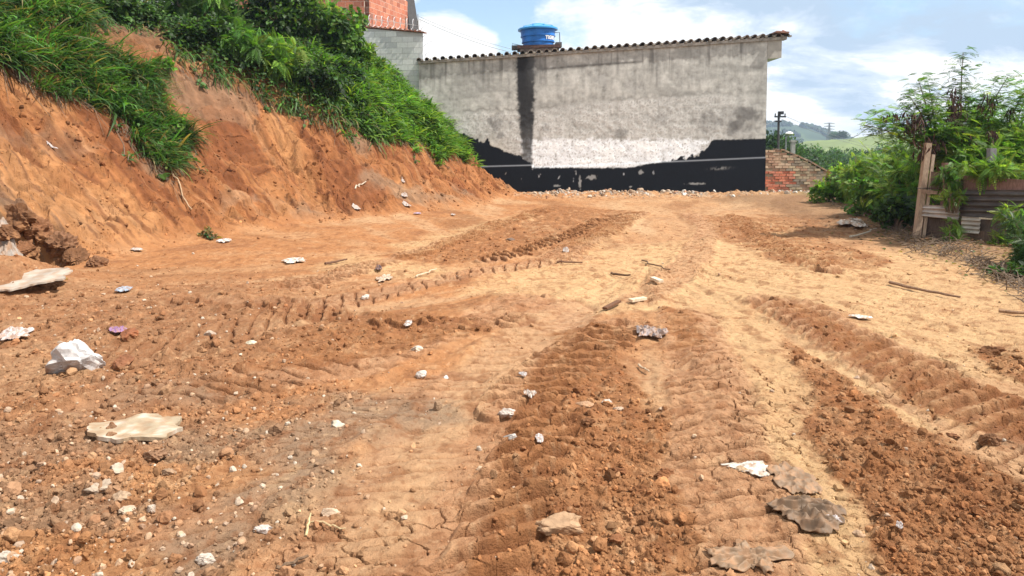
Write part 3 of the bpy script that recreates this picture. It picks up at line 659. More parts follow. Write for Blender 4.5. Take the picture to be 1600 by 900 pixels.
# ------------------------------------------------------------------ grey block wall + brick house above the bank
def blockwall(mb, P0, P1, zb, zt0, zt1, bw, bh, th, cols, mortar, dep=.008, seed=1):
    """courses of real blocks standing proud of a mortar core"""
    rr = random.Random(seed); d = Vector(P1) - Vector(P0); L = d.length; d.normalize(); nrm = Vector((d.y, -d.x))
    ang = math.atan2(d.y, d.x); rot = Matrix.Rotation(ang, 3, 'Z')
    V = []
    for q, zt in ((0, zt0), (L, zt1)):
        for o_ in (-th / 2, th / 2):
            for z_ in (zb, zt): p = Vector(P0) + d * q + nrm * o_; V.append((p.x, p.y, z_))
    mb.add(V, [(0, 1, 3, 2), (4, 6, 7, 5), (0, 4, 5, 1), (2, 3, 7, 6), (0, 2, 6, 4), (1, 5, 7, 3)], mortar)
    z = zb; r = 0
    while z < max(zt0, zt1) - bh * .4:
        q = -bw * .5 * (r % 2)
        while q < L:
            a, b = max(q, 0), min(q + bw - .014, L)
            if b - a > .04:
                mid = (a + b) / 2; ztt = zt0 + (zt1 - zt0) * mid / L
                if z + bh <= ztt + .01:
                    p = Vector(P0) + d * mid; c = rr.choice(cols); kx = rr.uniform(.85, 1.12)
                    mb.box((p.x, p.y, z + bh / 2), (b - a, th + dep * 2 * rr.uniform(.4, 1.1), bh - .014), rot, tuple(v * kx for v in c))
            q += bw
        z += bh; r += 1
gwL, gwR = at(568, 44, 25.6), at(660, 52, 25.2)
gw = empty('boundary_wall', (gwR.x, gwR.y, 0)); tag(gw, 'pale grey block wall with clay coping tiles between grassy bank and grey house', 'wall')
mb = MB(); blockwall(mb, (gwL.x - 1.5, gwL.y + .1), (gwR.x, gwR.y), 1.2, gwL.z + .12, gwR.z, .39, .19, .14, [(.56, .58, .57), (.50, .52, .52), (.60, .62, .60)], (.40, .41, .40), .004, 3)
o = mb.build('block_wall', M_wall, gw); o.matrix_parent_inverse = Matrix.Translation(-gw.location)
mb = MB(); d = Vector((gwR.x - gwL.x, gwR.y - gwL.y)); L = d.length; ang = math.atan2(d.y, d.x)
for i in range(13):
    q = i / 12; p = gwL.lerp(gwR, q); rot = Matrix.Rotation(ang, 3, 'Z') @ Matrix.Rotation(R(7), 3, 'Y')
    mb.box((p.x, p.y, p.z + .03 + (gwL.z + .03 - gwL.z) * 0), (.20, .34, .028), rot, random.choice([(.30, .12, .07), (.22, .10, .07), (.16, .12, .10)]))
    mb.tube([(p.x - .06, p.y - .18, p.z + .05), (p.x - .06, p.y + .18, p.z + .05)], .04, 7, (.24, .11, .075))
o = mb.build('coping_tiles', M_tile, gw); o.matrix_parent_inverse = Matrix.Translation(-gw.location)
def helix(P0, P1, turns, r, squash=1.0, n=26, ph=0):
    P0, P1 = Vector(P0), Vector(P1); d = (P1 - P0); t = d.normalized(); a = t.cross(Vector((0, 1, 0.2))).normalized(); b = t.cross(a)
    return [P0 + d * (i / (turns * n)) + (a * math.cos(2 * math.pi * i / n + ph) * r + b * math.sin(2 * math.pi * i / n + ph) * r * squash) for i in range(int(turns * n) + 1)]
mb = MB(); mb.tube(helix(gwL + Vector((0, 0, .28)), gwR + Vector((-.1, 0, .26)), 9, .19), .009, 4, (.6, .6, .62))
mb.tube(helix(gwR + Vector((.1, .1, .3)), (gwR.x + .28, gwR.y, wz_(92)), 4, .17), .008, 4, (.6, .6, .62))
for q in (.15, .72): p = gwL.lerp(gwR, q); mb.tube([p, p + Vector((0, 0, .5))], .014, 5, (.15, .12, .1))
p = at(654, 50, 25.2); mb.tube([p, at(653, 22, 25.2)], .014, 5, (.2, .18, .16))
mb.tube([at(570, 28, 25.5), at(653, 40, 25.2)], .006, 4, (.5, .5, .5)); o = mb.build('razor_wire', M_paint); tag(o, 'coil of razor wire along the top of the pale block wall', 'razor wire')
# brick house: side wall runs away along the bank
c0_ = at(574, 20, 27.5); dirv = Vector((.32, 1)).normalized()
Lh = 1
for q in np.linspace(.5, 14, 300):
    p = Vector((c0_.x, c0_.y)) + dirv * q
    if proj(p.x, p.y, 6)[0] > 634: Lh = q; break
pe = Vector((c0_.x, c0_.y)) + dirv * Lh
bh_ = empty('brick_house', (c0_.x, c0_.y, 5)); tag(bh_, 'unplastered red brick house rising above the bushes on the bank', 'house')
ztop0 = at(574, -90, c0_.y).z; ztop1 = at(630, 8, pe.y).z
BR = [(.42, .14, .08), (.36, .115, .068), (.47, .17, .10), (.39, .15, .095)]
mb = MB(); blockwall(mb, (c0_.x, c0_.y), (pe.x, pe.y), 4.6, ztop1 + 1.6, ztop1 + .1, .30, .20, .16, BR, (.50, .40, .33), .004, 5)
o = mb.build('side_wall', M_stone, bh_); o.matrix_parent_inverse = Matrix.Translation(-bh_.location)
mb = MB(); blockwall(mb, (c0_.x - 7.5, c0_.y + .9), (c0_.x - .1, c0_.y + .02), 4.6, ztop1 + 1.6, ztop1 + 1.6, .30, .20, .16, BR, (.50, .40, .33), .004, 6)
o = mb.build('front_wall', M_stone, bh_); o.matrix_parent_inverse = Matrix.Translation(-bh_.location)
mb = MB(); e0 = at(628, -12, pe.y); e1 = at(642, 47, pe.y + .2)
V = [(e0.x, pe.y, e0.z), (e1.x - .1, pe.y, e1.z - .3), (e1.x + .05, pe.y, e1.z - .3), (e0.x + .05, pe.y, e0.z + .3)]
mb.add(V + [(a + .1, b + 2.6, c_) for a, b, c_ in V], [(0, 1, 2, 3), (7, 6, 5, 4), (0, 4, 5, 1), (1, 5, 6, 2), (3, 2, 6, 7), (0, 3, 7, 4)], (.055, .05, .05))
o = mb.build('lean_to_roof', M_tile, bh_); o.matrix_parent_inverse = Matrix.Translation(-bh_.location)
mb = MB(); V = [(c0_.x - 7.6, c0_.y + .6, ztop1 + 1.62), (c0_.x + .1, c0_.y - .25, ztop1 + 1.62), (pe.x + .2, pe.y, ztop1 + 1.62), (pe.x - 7, pe.y + .6, ztop1 + 1.62)]
mb.add(V + [(a, b, c_ + .12) for a, b, c_ in V], [(3, 2, 1, 0), (4, 5, 6, 7), (0, 1, 5, 4), (1, 2, 6, 5), (2, 3, 7, 6), (3, 0, 4, 7)], (.25, .24, .22))
o = mb.build('roof_slab', M_tile, bh_); o.matrix_parent_inverse = Matrix.Translation(-bh_.location)

# ------------------------------------------------------------------ broken brick wall right of the house
bw_ = empty('brick_wall', (XR + .1, 25.5, 0)); tag(bw_, 'crumbling low brick wall with sloping top right of the grey house', 'wall')
mb = MB(); rr = random.Random(11); BY = 25.55; x0b = XR + .02; x1b = ray(1308, 270)[0] * BY; zb_ = H(9.5, 25.3)
topf = lambda x: np.interp(x, [x0b, ray(1222, 235)[0] * BY, ray(1262, 250)[0] * BY, x1b], [at(1200, 233, BY).z, at(1222, 235, BY).z, at(1262, 252, BY).z, at(1304, 278, BY).z])
z = -.75; r = 0
while z < 1.75:
    q = x0b - .1 * (r % 2)
    while q < x1b:
        w = .24 * rr.uniform(.9, 1.08)
        a, b = max(q, x0b), min(q + w, x1b)
        if b - a > .04 and z + .085 < topf((a + b) / 2) + rr.uniform(-.02, .03):
            um = proj((a + b) / 2, BY, z)[0]
            red_ = um < 1234 + rr.uniform(-10, 10)
            c = rr.choice(BR) if red_ else rr.choice([(.30, .23, .15), (.24, .19, .135), (.36, .28, .18), (.20, .16, .12), (.28, .17, .11)])
            c = tuple(q_ * 1.25 for q_ in c)
            if red_ and z > .75: c = rr.choice([(.45, .30, .2), (.5, .36, .25), (.40, .24, .16)])
            dpt = rr.uniform(-.02, .035)
            mb.box(((a + b) / 2, BY - dpt, z + .045), (b - a - .022, .2, .076), Matrix.Rotation(rr.uniform(-.02, .02), 3, 'Y'), c)
        q += w
    z += .092; r += 1
xsb = np.linspace(x0b, x1b, 12); V = []
for x in xsb: V += [(x, BY - .085, -.8), (x, BY - .085, topf(x) - .09), (x, BY + .085, topf(x) - .09), (x, BY + .085, -.8)]
mb.add(V, [(4 * i + j, 4 * i + 4 + j, 4 * i + 4 + (j + 1) % 4, 4 * i + (j + 1) % 4) for i in range(11) for j in range(4)], (.30, .235, .16))
o = mb.build('bricks', M_stone, bw_); o.matrix_parent_inverse = Matrix.Translation(-bw_.location)
mb = MB()
for i in range(14):
    x = x0b + .55 + (x1b - x0b - .6) * i / 13; sl = math.atan2(topf(x + .1) - topf(x - .1), .2); mb.box((x, BY, topf(x) + .02), (.19, .26, .05), Matrix.Rotation(-sl + rr.uniform(-.1, .1), 3, 'Y'), rr.choice([(.30, .19, .12), (.36, .27, .19), (.19, .14, .11)]))
o = mb.build('coping', M_stone, bw_); o.matrix_parent_inverse = Matrix.Translation(-bw_.location)

# ------------------------------------------------------------------ stones, clods, scraps
def ico(sub=2):
    t = (1 + 5 ** .5) / 2; V = [Vector(p).normalized() for p in [(-1, t, 0), (1, t, 0), (-1, -t, 0), (1, -t, 0), (0, -1, t), (0, 1, t), (0, -1, -t), (0, 1, -t), (t, 0, -1), (t, 0, 1), (-t, 0, -1), (-t, 0, 1)]]
    F = [(0, 11, 5), (0, 5, 1), (0, 1, 7), (0, 7, 10), (0, 10, 11), (1, 5, 9), (5, 11, 4), (11, 10, 2), (10, 7, 6), (7, 1, 8), (3, 9, 4), (3, 4, 2), (3, 2, 6), (3, 6, 8), (3, 8, 9), (4, 9, 5), (2, 4, 11), (6, 2, 10), (8, 6, 7), (9, 8, 1)]
    for _ in range(sub):
        mid = {}; NF = []
        def m(a, b):
            k = (min(a, b), max(a, b))
            if k not in mid: V.append(((V[a] + V[b]) / 2).normalized()); mid[k] = len(V) - 1
            return mid[k]
        for a, b, c in F: ab, bc, ca = m(a, b), m(b, c), m(c, a); NF += [(a, ab, ca), (b, bc, ab), (c, ca, bc), (ab, bc, ca)]
        F = NF
    return np.array([tuple(v) for v in V]), np.array(F)
ICO1, ICO2, ICO3 = ico(1), ico(2), ico(3)
def rockV(seed, base=ICO2, rough=.18, cuts=7):
    r = np.random.default_rng(seed); V = base[0].copy()
    for _ in range(cuts):       # chop planar facets
        n = r.normal(size=3); n /= np.linalg.norm(n); d = r.uniform(.45, .8); k = V @ n; V = np.where((k > d)[:, None], V - (k - d)[:, None] * n, V)
    V = V * (1 + rough * pn(V[:, 0] * 2.3 + seed, V[:, 1] * 2.3 + V[:, 2] * 1.7, seed)[:, None] + rough * .5 * pn(V[:, 0] * 6 + seed, V[:, 1] * 6 + V[:, 2] * 5, seed + 3)[:, None])
    return V
def stone(name, u, v, wpx, asp, col, label, cat, flat=.55, dep=.8, seed=0, rot=0., group=None, m=None, sink=.24, cuts=7, rough=.18, var=.12):
    p = hit(u, v); w = wpx / FPX * p.y / 2
    V = rockV(seed, ICO3, rough, cuts) * np.array([w, w * dep, w * asp if asp else w * flat])
    c = np.array(col)[None] * (1 + var * pn(V[:, 0] / w * 2 + seed, V[:, 2] / w * 2 + V[:, 1] / w, seed)[:, None] * 2)
    dm = (sst(.1, -.7, V[:, 2] / (w * (asp or flat))) if False else 1 - sst(-.7, .1, V[:, 2] / (w * (asp or flat)) + pn(V[:, 0] / w * 3, V[:, 1] / w * 3 + seed, seed) * .8))[:, None] * .8 + .15
    c = c * .82 * (1 - dm) + np.array((.28, .14, .065)) * dm
    o = mk(name, V, ICO3[1], m or M_stone, None, np.clip(c, .01, .85)); o.location = (p.x, p.y + w * dep * .3, p.z + w * (asp or flat) * (1 - sink * 2) * .6); o.rotation_euler = (0, 0, rot)
    tag(o, label, cat, group); return o
def clods(name, pts, sizes, cols, label, cat, m=M_clod, base=ICO1, flat=.75, kind='stuff', nt=8):
    Vs = []; Fs = []; Cs = []; k = 0; ids = rng.integers(0, nt, len(pts))
    for t_ in range(nt):
        s = ids == t_
        if not s.any(): continue
        V, F = scatter(rockV(900 + t_, base, .2, 5), base[1], rot_rand(int(s.sum())), sizes[s][:, None] * np.array([[1, .85, flat]]), pts[s])
        Vs.append(V); Fs.append(F + k); k += len(V); Cs.append(np.repeat(cols[s], len(base[0]), 0))
    o = mk(name, np.concatenate(Vs), np.concatenate(Fs), m, None, np.concatenate(Cs)); tag(o, label, cat, kind=kind); return o
def samp(N, y0=2.3, y1=25):
    """random soil points, denser near the viewpoint"""
    yv = 1 / rng.uniform(1 / y1, 1 / y0, N); xv = rng.uniform(-.78, .78, N) * yv; return xv, yv
# soil crumbs
xv, yv = samp(42000, 2.3, 16); zf, cf, fl = ground_fields(xv, yv)
keep = (rng.random(len(xv)) < np.clip(fl['loose'] * .9 + .04, 0, 1)) & (fl['s'] < .4) ; xv, yv, zf, cf = xv[keep], yv[keep], zf[keep], cf[keep]
sz = .0045 * np.exp(rng.normal(0, .55, len(xv))) * (1 + yv * .10); sz = np.clip(sz, .003, .045)
clods('soil_crumbs', np.stack([xv, yv, zf + sz * .3], 1), sz, np.clip(cf * np.exp(rng.normal(0, .18, (len(xv), 1))) * .95, .01, .7), 'loose red brown soil crumbs strewn over the churned ground', 'soil')
# larger clods
xv, yv = samp(2600, 2.4, 15); zf, cf, fl = ground_fields(xv, yv)
keep = (rng.random(len(xv)) < np.clip(fl['red'] * .35 + fl['leftz'] * .8, 0, 1)) & (fl['s'] < .3); xv, yv, zf, cf = xv[keep], yv[keep], zf[keep], cf[keep]
sz = np.clip(.014 * np.exp(rng.normal(0, .5, len(xv))) * (1 + yv * .06), .008, .042)
clods('earth_clods', np.stack([xv, yv, zf + sz * .35], 1), sz, np.clip(cf * np.exp(rng.normal(-.22, .2, (len(xv), 1))), .01, .7), 'brown clods of earth lying on the churned ground', 'soil', base=ICO2)
# pale gravel + flecks of rubbish
xv, yv = samp(5200, 2.3, 24); zf, cf, fl = ground_fields(xv, yv)
keep = (rng.random(len(xv)) < np.clip(.03 + fl['leftz'] * .42 + fl['grey'] * .4, 0, 1) * (fl['s'] < .2)); xv, yv, zf = xv[keep], yv[keep], zf[keep]
sz = np.clip(.007 * np.exp(rng.normal(0, .5, len(xv))) * (1 + yv * .10), .004, .026)
pal = np.array([(.42, .29, .19), (.36, .22, .13), (.44, .34, .25), (.33, .23, .16), (.40, .26, .16), (.36, .25, .17), (.30, .18, .11), (.44, .36, .28)])
clods('gravel', np.stack([xv, yv, zf + sz * .25], 1), sz, pal[rng.integers(0, len(pal), len(xv))], 'small pale stones and plaster flecks scattered over the soil', 'gravel', m=M_stone)
# bank crumbs and small stones
N = 26000; av = rng.uniform(0, 1, N); xv, yv = rng.uniform(-9.5, 1, N), rng.uniform(7.5, 25, N); zf, cf, fl = ground_fields(xv, yv)
keep = (fl['s'] > .0) & (fl['s'] < 3.2) & (rng.random(N) < .15 + .9 * sst(-.1, .3, fbm(xv * 1.2, yv * .8, 141, 3))); xv, yv, zf, cf = xv[keep], yv[keep], zf[keep], cf[keep]
sz = np.clip(.013 * np.exp(rng.normal(0, .6, len(xv))), .006, .07)
clods('bank_crumbs', np.stack([xv, yv, zf + sz * .25], 1), sz, np.clip(cf * np.exp(rng.normal(-.12, .3, (len(xv), 1))), .01, .7), 'earth crumbs caught on the face of the cut bank', 'soil')
# rubble strip at the wall base
N = 4200; xv = rng.uniform(.2, 10.4, N); yv = rng.uniform(23.2, 25.0, N) - .0; yv = 24.85 - np.abs(rng.normal(0, .55, N)); yv = np.where(xv > 8.5, yv + rng.uniform(0, .5, N), yv); zf, cf, fl = ground_fields(xv, yv)
keep = (fl['s'] < .35) & (yv > 22.6) & (rng.random(len(xv)) < np.clip(.25 + 1.6 * fbm(xv * .9, yv * .3, 140, 3) + .5 * np.exp(-((xv - 2) / 1.5) ** 2) + .4 * np.exp(-((xv - 9) / .8) ** 2), .04, 1)); xv, yv, zf = xv[keep], yv[keep], zf[keep]
sz = np.clip(.023 * np.exp(rng.normal(0, .6, len(xv))), .010, .11)
pal2 = np.array([(.40, .30, .22), (.36, .24, .15), (.46, .38, .30), (.34, .22, .14), (.30, .25, .21), (.38, .20, .12), (.36, .26, .18), (.56, .52, .46)])
clods('rubble', np.stack([xv, yv, zf + sz * .35], 1), sz, pal2[rng.integers(0, len(pal2), len(xv))], 'strip of pale broken masonry rubble along the foot of the black wall', 'rubble', m=M_stone, base=ICO2)

def sheet(name, u, v, wpx, hpx_depth, col, label, cat, seed=0, lift=.02, crump=.03, n=26, rot=0., cut=.25, yext=None, col2=None, thick=.004, aniso=False, rigid=False, dirt=.45, smooth=False):
    """torn, crumpled sheet lying on the soil; depth extent in metres"""
    p = hit(u, v); w = wpx / FPX * p.y; d = yext or w * .5; r = np.random.default_rng(seed)
    gx, gy = np.meshgrid(np.linspace(-.5, .5, n), np.linspace(-.5, .5, n)); th = np.arctan2(gy, gx)
    edge = .43 + cut * .30 * pn(np.cos(th) * 1.8 + seed, np.sin(th) * 1.8, seed) + cut * .07 * pn(np.cos(th) * 6 + seed, np.sin(th) * 6, seed)
    rr_ = np.maximum(np.abs(gx), np.abs(gy)) * 2
    qx = np.cos(th) * edge * rr_ * 1.15; qy = np.sin(th) * edge * rr_ * 1.15
    X_ = qx * w; Y_ = qy * d; c, s_ = math.cos(rot), math.sin(rot); XX = X_ * c - Y_ * s_ + p.x; YY = X_ * s_ + Y_ * c + p.y
    zg = H(XX.ravel(), YY.ravel()).reshape(XX.shape); zs = np.maximum(zg, np.median(zg) * .8 + zg * .2) + lift
    if rigid: zs = np.percentile(zg, 50) + lift * .8 + (YY - p.y) * .10 + (XX - p.x) * .03 + pn(qx * 2 + seed, qy * 2, seed + 9) * .02
    if aniso: fold = (1 - np.abs(pn(qx * 1.8 + qy * 2.5 + seed, qy * 5 - qx * 2, seed + 1)) * 2.4) * crump + (1 - np.abs(pn(qx * 4 + qy * 3 + seed, qy * 8 - qx * 3, seed + 2)) * 2.2) * crump * .4; fold = np.clip(fold, -lift * .5, None) * (1 - rr_ ** 5 * .7)
    else: fold = (1 - np.abs(pn(qx * 3.2 + seed, qy * 5, seed + 1)) * 2) * crump * .55 + (1 - np.abs(pn(qx * 7 + seed, qy * 9, seed + 2)) * 2) * crump * .22 + crump * .1; fold = np.clip(fold, -lift * .8, None) * (1 - rr_ ** 4 * .6)
    Z_ = zs + fold
    idx = np.arange(n * n).reshape(n, n); F = np.stack([idx[:-1, :-1], idx[:-1, 1:], idx[1:, 1:], idx[1:, :-1]], -1).reshape(-1, 4)
    V = np.stack([XX.ravel() - p.x, YY.ravel() - p.y, Z_.ravel() - p.z], 1); V2 = V - np.array([0, 0, thick]); NV = n * n
    rim = np.concatenate([idx[0, :], idx[1:, -1], idx[-1, -2::-1], idx[-2:0:-1, 0]]); F3 = np.stack([rim, np.roll(rim, -1), np.roll(rim, -1) + NV, rim + NV], 1)
    cc = np.tile(np.array(col), (2 * NV, 1)); k = pn(np.tile(qx.ravel(), 2) * 4 + seed, np.tile(qy.ravel(), 2) * 4, seed + 4)[:, None]
    if col2 is not None: m_ = sst(.0, .25, k); cc = cc * (1 - m_) + np.array(col2) * m_
    dm = np.clip(sst(-.1, .45, fbm(np.tile(qx.ravel(), 2) * 7 + seed, np.tile(qy.ravel(), 2) * 7, seed + 6, 4) + .15)[:, None] * dirt * 1.5 + dirt * .25, 0, .9)
    cc = cc * .74 * (1 - dm) + np.array((.30, .16, .08)) * dm
    o = mk(name, np.concatenate([V, V2]), np.concatenate([F, F[:, ::-1] + NV, F3[:, ::-1]]), M_paper, None, np.clip(cc * (1 + .25 * k), .01, .85), smooth); o.location = p
    return tag(o, label, cat)
def stick(name, u0, v0, u1, v1, r, col, label, cat, h0=.01, h1=.02, bend=.03, flat=False, group=None):
    a, b = hit(u0, v0), hit(u1, v1); L = (b - a).length; rr = random.Random(int(u0 * 7 + v0)); P = []
    for i in range(8):
        q = i / 7; p = a.lerp(b, q); j = Vector((rr.uniform(-1, 1), rr.uniform(-1, 1), 0)) * bend * L * (0 < i < 7); zz = H(p.x + j.x, p.y + j.y)
        P.append(Vector((p.x + j.x, p.y + j.y, max(zz, p.z * .5 + zz * .5) + r + h0 + (h1 - h0) * q)) - a)
    mb = MB()
    if flat:
        d = P[-1] - P[0]; rot = d.to_track_quat('X', 'Z').to_matrix(); mb.box((P[0] + P[-1]) / 2, (d.length, r * 3.2, r * 1.3), rot, col)
    else: mb.tube(P, [r * (1 - .4 * i / 7) for i in range(8)], 6, col)
    o = mb.build(name, M_wood); o.location = a; return tag(o, label, cat, group)

stone('plaster_lump', 112, 582, 92, .95, (.60, .60, .60), 'large rough white lump of plaster at the left edge', 'plaster lump', dep=.8, seed=31, rough=.30, cuts=10, rot=.4)
stone('rock', 200, 528, 38, .6, (.26, .085, .035), 'dark red broken clay block behind the white plaster lump', 'brick lump', seed=32, cuts=9)
stone('rock', 192, 573, 36, .75, (.22, .085, .04), 'dark rust coloured lump right of the white plaster lump', 'brick lump', seed=33, cuts=8)
stone('rock', 880, 832, 86, .40, (.42, .27, .16), 'large flat brown rock in the foreground soil', 'rock', dep=.55, seed=34, rot=.12, cuts=12, sink=.1)
stone('rock', 912, 634, 36, .30, (.45, .27, .16), 'brown stone flake sticking up with dark hollow beneath', 'stone', dep=.5, seed=35, rot=-.4, cuts=11)
stone('stone', 948, 632, 22, .5, (.60, .52, .45), 'small pale stone right of the brown flake', 'stone', seed=36)
stone('stone', 966, 641, 18, .5, (.48, .36, .27), 'tan stone at the right end of the small stone row', 'stone', seed=37)
stone('stone', 800, 686, 32, .36, (.50, .48, .45), 'grey cylindrical concrete chunk left of the loose soil', 'concrete chunk', dep=.45, seed=38, rot=.2, cuts=9)
stone('stone', 790, 650, 36, .45, (.60, .52, .46), 'whitish mortar lump with broken edges above the grey chunk', 'mortar lump', dep=.7, seed=39, rough=.3)
stone('stone', 182, 740, 30, .7, (.50, .42, .33), 'squarish beige stone below the cream board', 'stone', seed=40)
stone('stone', 172, 735, 14, .7, (.78, .77, .74), 'bright white pebble against the beige stone', 'pebble', seed=41)
stone('stone', 187, 780, 30, .6, (.42, .30, .20), 'brown stone casting shade under the beige stone', 'stone', seed=42)
stone('stone', 196, 802, 28, .5, (.52, .42, .31), 'tan stone lowest of the three stacked stones', 'stone', seed=43)
stone('stone', 152, 770, 42, .6, (.42, .34, .26), 'greyish rough lump left of the brown stone', 'stone', seed=44, rough=.3)
stone('stone', 240, 718, 38, .6, (.26, .15, .09), 'dark brown clod under the cream board', 'clod', seed=45, rough=.3, m=M_clod)
stone('stone', 262, 742, 26, .45, (.33, .22, .14), 'brown stone right of the dark clod', 'stone', seed=46)
stone('stone', 322, 882, 42, .6, (.60, .53, .45), 'pale angular stone at the bottom left of centre', 'stone', seed=47, cuts=10)
stone('stone', 12, 878, 40, .7, (.55, .50, .42), 'pale stone in the bottom left corner', 'stone', seed=48, cuts=10)
stone('stone', 412, 832, 36, .4, (.58, .52, .47), 'pale stone with grey patch near the bottom', 'stone', seed=49, cuts=10)
stone('stone', 516, 806, 34, .55, (.56, .42, .30), 'cream wedge shaped stone on the pale track', 'stone', seed=50, cuts=9, rot=.9)
stone('stone', 235, 800, 18, .8, (.50, .42, .34), 'small upright tan pebble in the rubbly corner', 'pebble', seed=51)
stone('stone', 524, 668, 34, .45, (.55, .50, .40), 'cream stone with mossy left side', 'stone', seed=52)
stone('stone', 571, 467, 15, .7, (.72, .66, .58), 'round white stone on the middle tracks', 'stone', seed=53)
stone('stone', 797, 376, 15, .5, (.13, .10, .085), 'dark grey flat stone on the far ground', 'stone', seed=54, dep=.6)
stone('stone', 1555, 554, 38, .45, (.15, .065, .03), 'flat dark red clod near the right edge', 'clod', seed=55, m=M_clod, rough=.3)
stone('stone', 1548, 694, 32, .75, (.17, .085, .045), 'round dark clod right of the ribbed track', 'clod', seed=56, m=M_clod, rough=.3)
stone('stone', 1490, 683, 20, .5, (.22, .10, .05), 'small dark clod between ribbed track and round clod', 'clod', seed=57, m=M_clod, rough=.3)
stone('stone', 915, 664, 26, .7, (.17, .075, .035), 'dark soil clod below the brown flake', 'clod', seed=58, m=M_clod, rough=.35)
stone('stone', 1000, 772, 40, .5, (.19, .075, .03), 'largest dark red clod of the churned heap', 'clod', seed=59, m=M_clod, rough=.4)
stone('stone', 965, 740, 34, .5, (.20, .08, .035), 'upper left dark clod of the churned heap', 'clod', seed=60, m=M_clod, rough=.4)
stone('stone', 1040, 745, 34, .5, (.20, .08, .035), 'upper right dark clod of the churned heap', 'clod', seed=61, m=M_clod, rough=.4)
stone('stone', 963, 850, 26, .6, (.24, .10, .045), 'red clod right of the large flat rock', 'clod', seed=62, m=M_clod, rough=.35)
stone('stone', 330, 526, 24, .6, (.52, .42, .33), 'beige stone among the brown churned soil', 'stone', seed=63)
stone('stone', 390, 538, 22, .4, (.58, .55, .42), 'pale greenish stone on the brown churned soil', 'stone', seed=64)
stone('stone', 650, 549, 24, .5, (.62, .54, .44), 'pale cream stone in the middle of the tracks', 'stone', seed=65)
stone('stone', 660, 590, 22, .7, (.66, .62, .56), 'white chip standing among brown shards', 'chip', seed=66)
stone('stone', 697, 592, 12, .6, (.66, .64, .62), 'small whitish chip right of the standing chip', 'chip', seed=67)
stone('stone', 1160, 735, 26, .4, (.45, .32, .2), 'tan pebble beside the white patch', 'pebble', seed=68, sink=.4)
stone('stone', 1035, 640, 14, .5, (.55, .40, .28), 'small tan pebble on the red soil', 'pebble', seed=69)
stone('stone', 100, 437, 10, .7, (.62, .45, .14), 'small yellow lump behind the broken white board', 'lump', seed=70)
stone('stone', 1340, 592, 14, .6, (.45, .33, .24), 'lone beige stone in the right loose soil', 'stone', seed=71)

for i, (u_, v_, w_, lb) in enumerate(((18, 352, 60, 'highest added dark lump standing in for the shaded bank hollow'), (52, 372, 56, 'added brown lump for hollow shade at the bank foot'), (88, 396, 60, 'added dark brown block suggesting the shaded bank hollow'), (118, 410, 44, 'added broken clod ending the row of hollow shade lumps'), (36, 398, 40, 'small added dark clod under the hollow shade lumps'), (150, 416, 30, 'small added brown clod right of the hollow shade lumps'), (2, 372, 44, 'added dark lump for hollow shade cut by the left edge'))):
    stone('hollow_shade_lump', u_, v_, w_, .75, ((.15, .07, .035), (.22, .10, .05), (.18, .09, .05))[i % 3], lb, 'hollow shade lump', seed=150 + i, m=M_clod, rough=.38, cuts=5, rot=i * .8, sink=.2)  # dark lumps added to suggest the shaded hollow at the bank foot
sheet('board_fragment', 42, 438, 112, 0, (.50, .44, .37), 'broken white board lying at the foot of the bank', 'board', seed=81, yext=.75, crump=.004, rot=-.2, cut=.6, lift=.05, thick=.02, rigid=True, dirt=.3, n=40)
sheet('plastic_scrap', 14, 384, 40, 0, (.40, .36, .32), 'crumpled dirty plastic sheet above the broken white board', 'plastic', seed=82, crump=.12, yext=.35, cut=.7)
sheet('cream_board', 214, 684, 150, 0, (.50, .40, .27), 'cream painted board with white torn edge', 'board', seed=83, yext=.30, crump=.006, rot=-.05, lift=.05, cut=.45, thick=.022, col2=(.60, .52, .42), rigid=True, dirt=.3, n=40)
sheet('plaster_splash', 1170, 734, 70, 0, (.74, .72, .66), 'splash of white plaster on the smooth track', 'plaster', seed=84, crump=.008, yext=.13, cut=.8, lift=.006)
sheet('cloth_rag', 1240, 752, 70, 0, (.26, .175, .11), 'smooth upper part of a muddy grey cloth', 'cloth', seed=85, crump=.012, yext=.36, cut=.5, lift=.010, n=60, aniso=True, smooth=True)
sheet('cloth_rag', 1262, 806, 110, 0, (.16, .105, .065), 'bunched muddy brown cloth rag with deep folds', 'cloth', seed=86, crump=.030, yext=.30, cut=.5, lift=.012, rot=-.35, n=80, aniso=True, smooth=True, dirt=.2)
sheet('plastic_sheet', 1175, 885, 110, 0, (.27, .18, .11), 'muddy sheet with torn edge at the bottom of the track', 'plastic', seed=87, crump=.018, yext=.2, cut=.9, lift=.010, n=70, aniso=True, smooth=True)
sheet('ash_patch', 1018, 526, 42, 0, (.36, .33, .34), 'grey crumpled lump of rubbish on the middle track', 'rubbish', seed=88, crump=.07, yext=.3, cut=.9)
sheet('paper_scrap', 1345, 498, 36, 0, (.78, .74, .68), 'narrow white paper strip on the pale ground', 'paper', seed=89, crump=.015, yext=.12, cut=.2, rot=-.1)
sheet('paper_scrap', 460, 410, 34, 0, (.72, .70, .64), 'torn white paper on the left mid ground', 'paper', seed=90, crump=.04, yext=.4, cut=.9)
sheet('paper_scrap', 600, 438, 22, 0, (.60, .50, .40), 'beige torn paper on the middle ground', 'paper', seed=91, crump=.02, yext=.4, cut=.9)
sheet('purple_wrapper', 185, 521, 28, 0, (.35, .20, .46), 'purple plastic wrapper behind the dark clay block', 'wrapper', seed=92, crump=.05, yext=.15)
sheet('blue_wrapper', 193, 456, 24, 0, (.35, .50, .66), 'pale blue plastic scrap near the foot of the bank', 'wrapper', seed=93, crump=.04, yext=.2)
sheet('plastic_scrap', 20, 528, 36, 0, (.66, .62, .62), 'shredded white plastic left of the plaster lump', 'plastic', seed=94, crump=.05, yext=.25, cut=1.4)
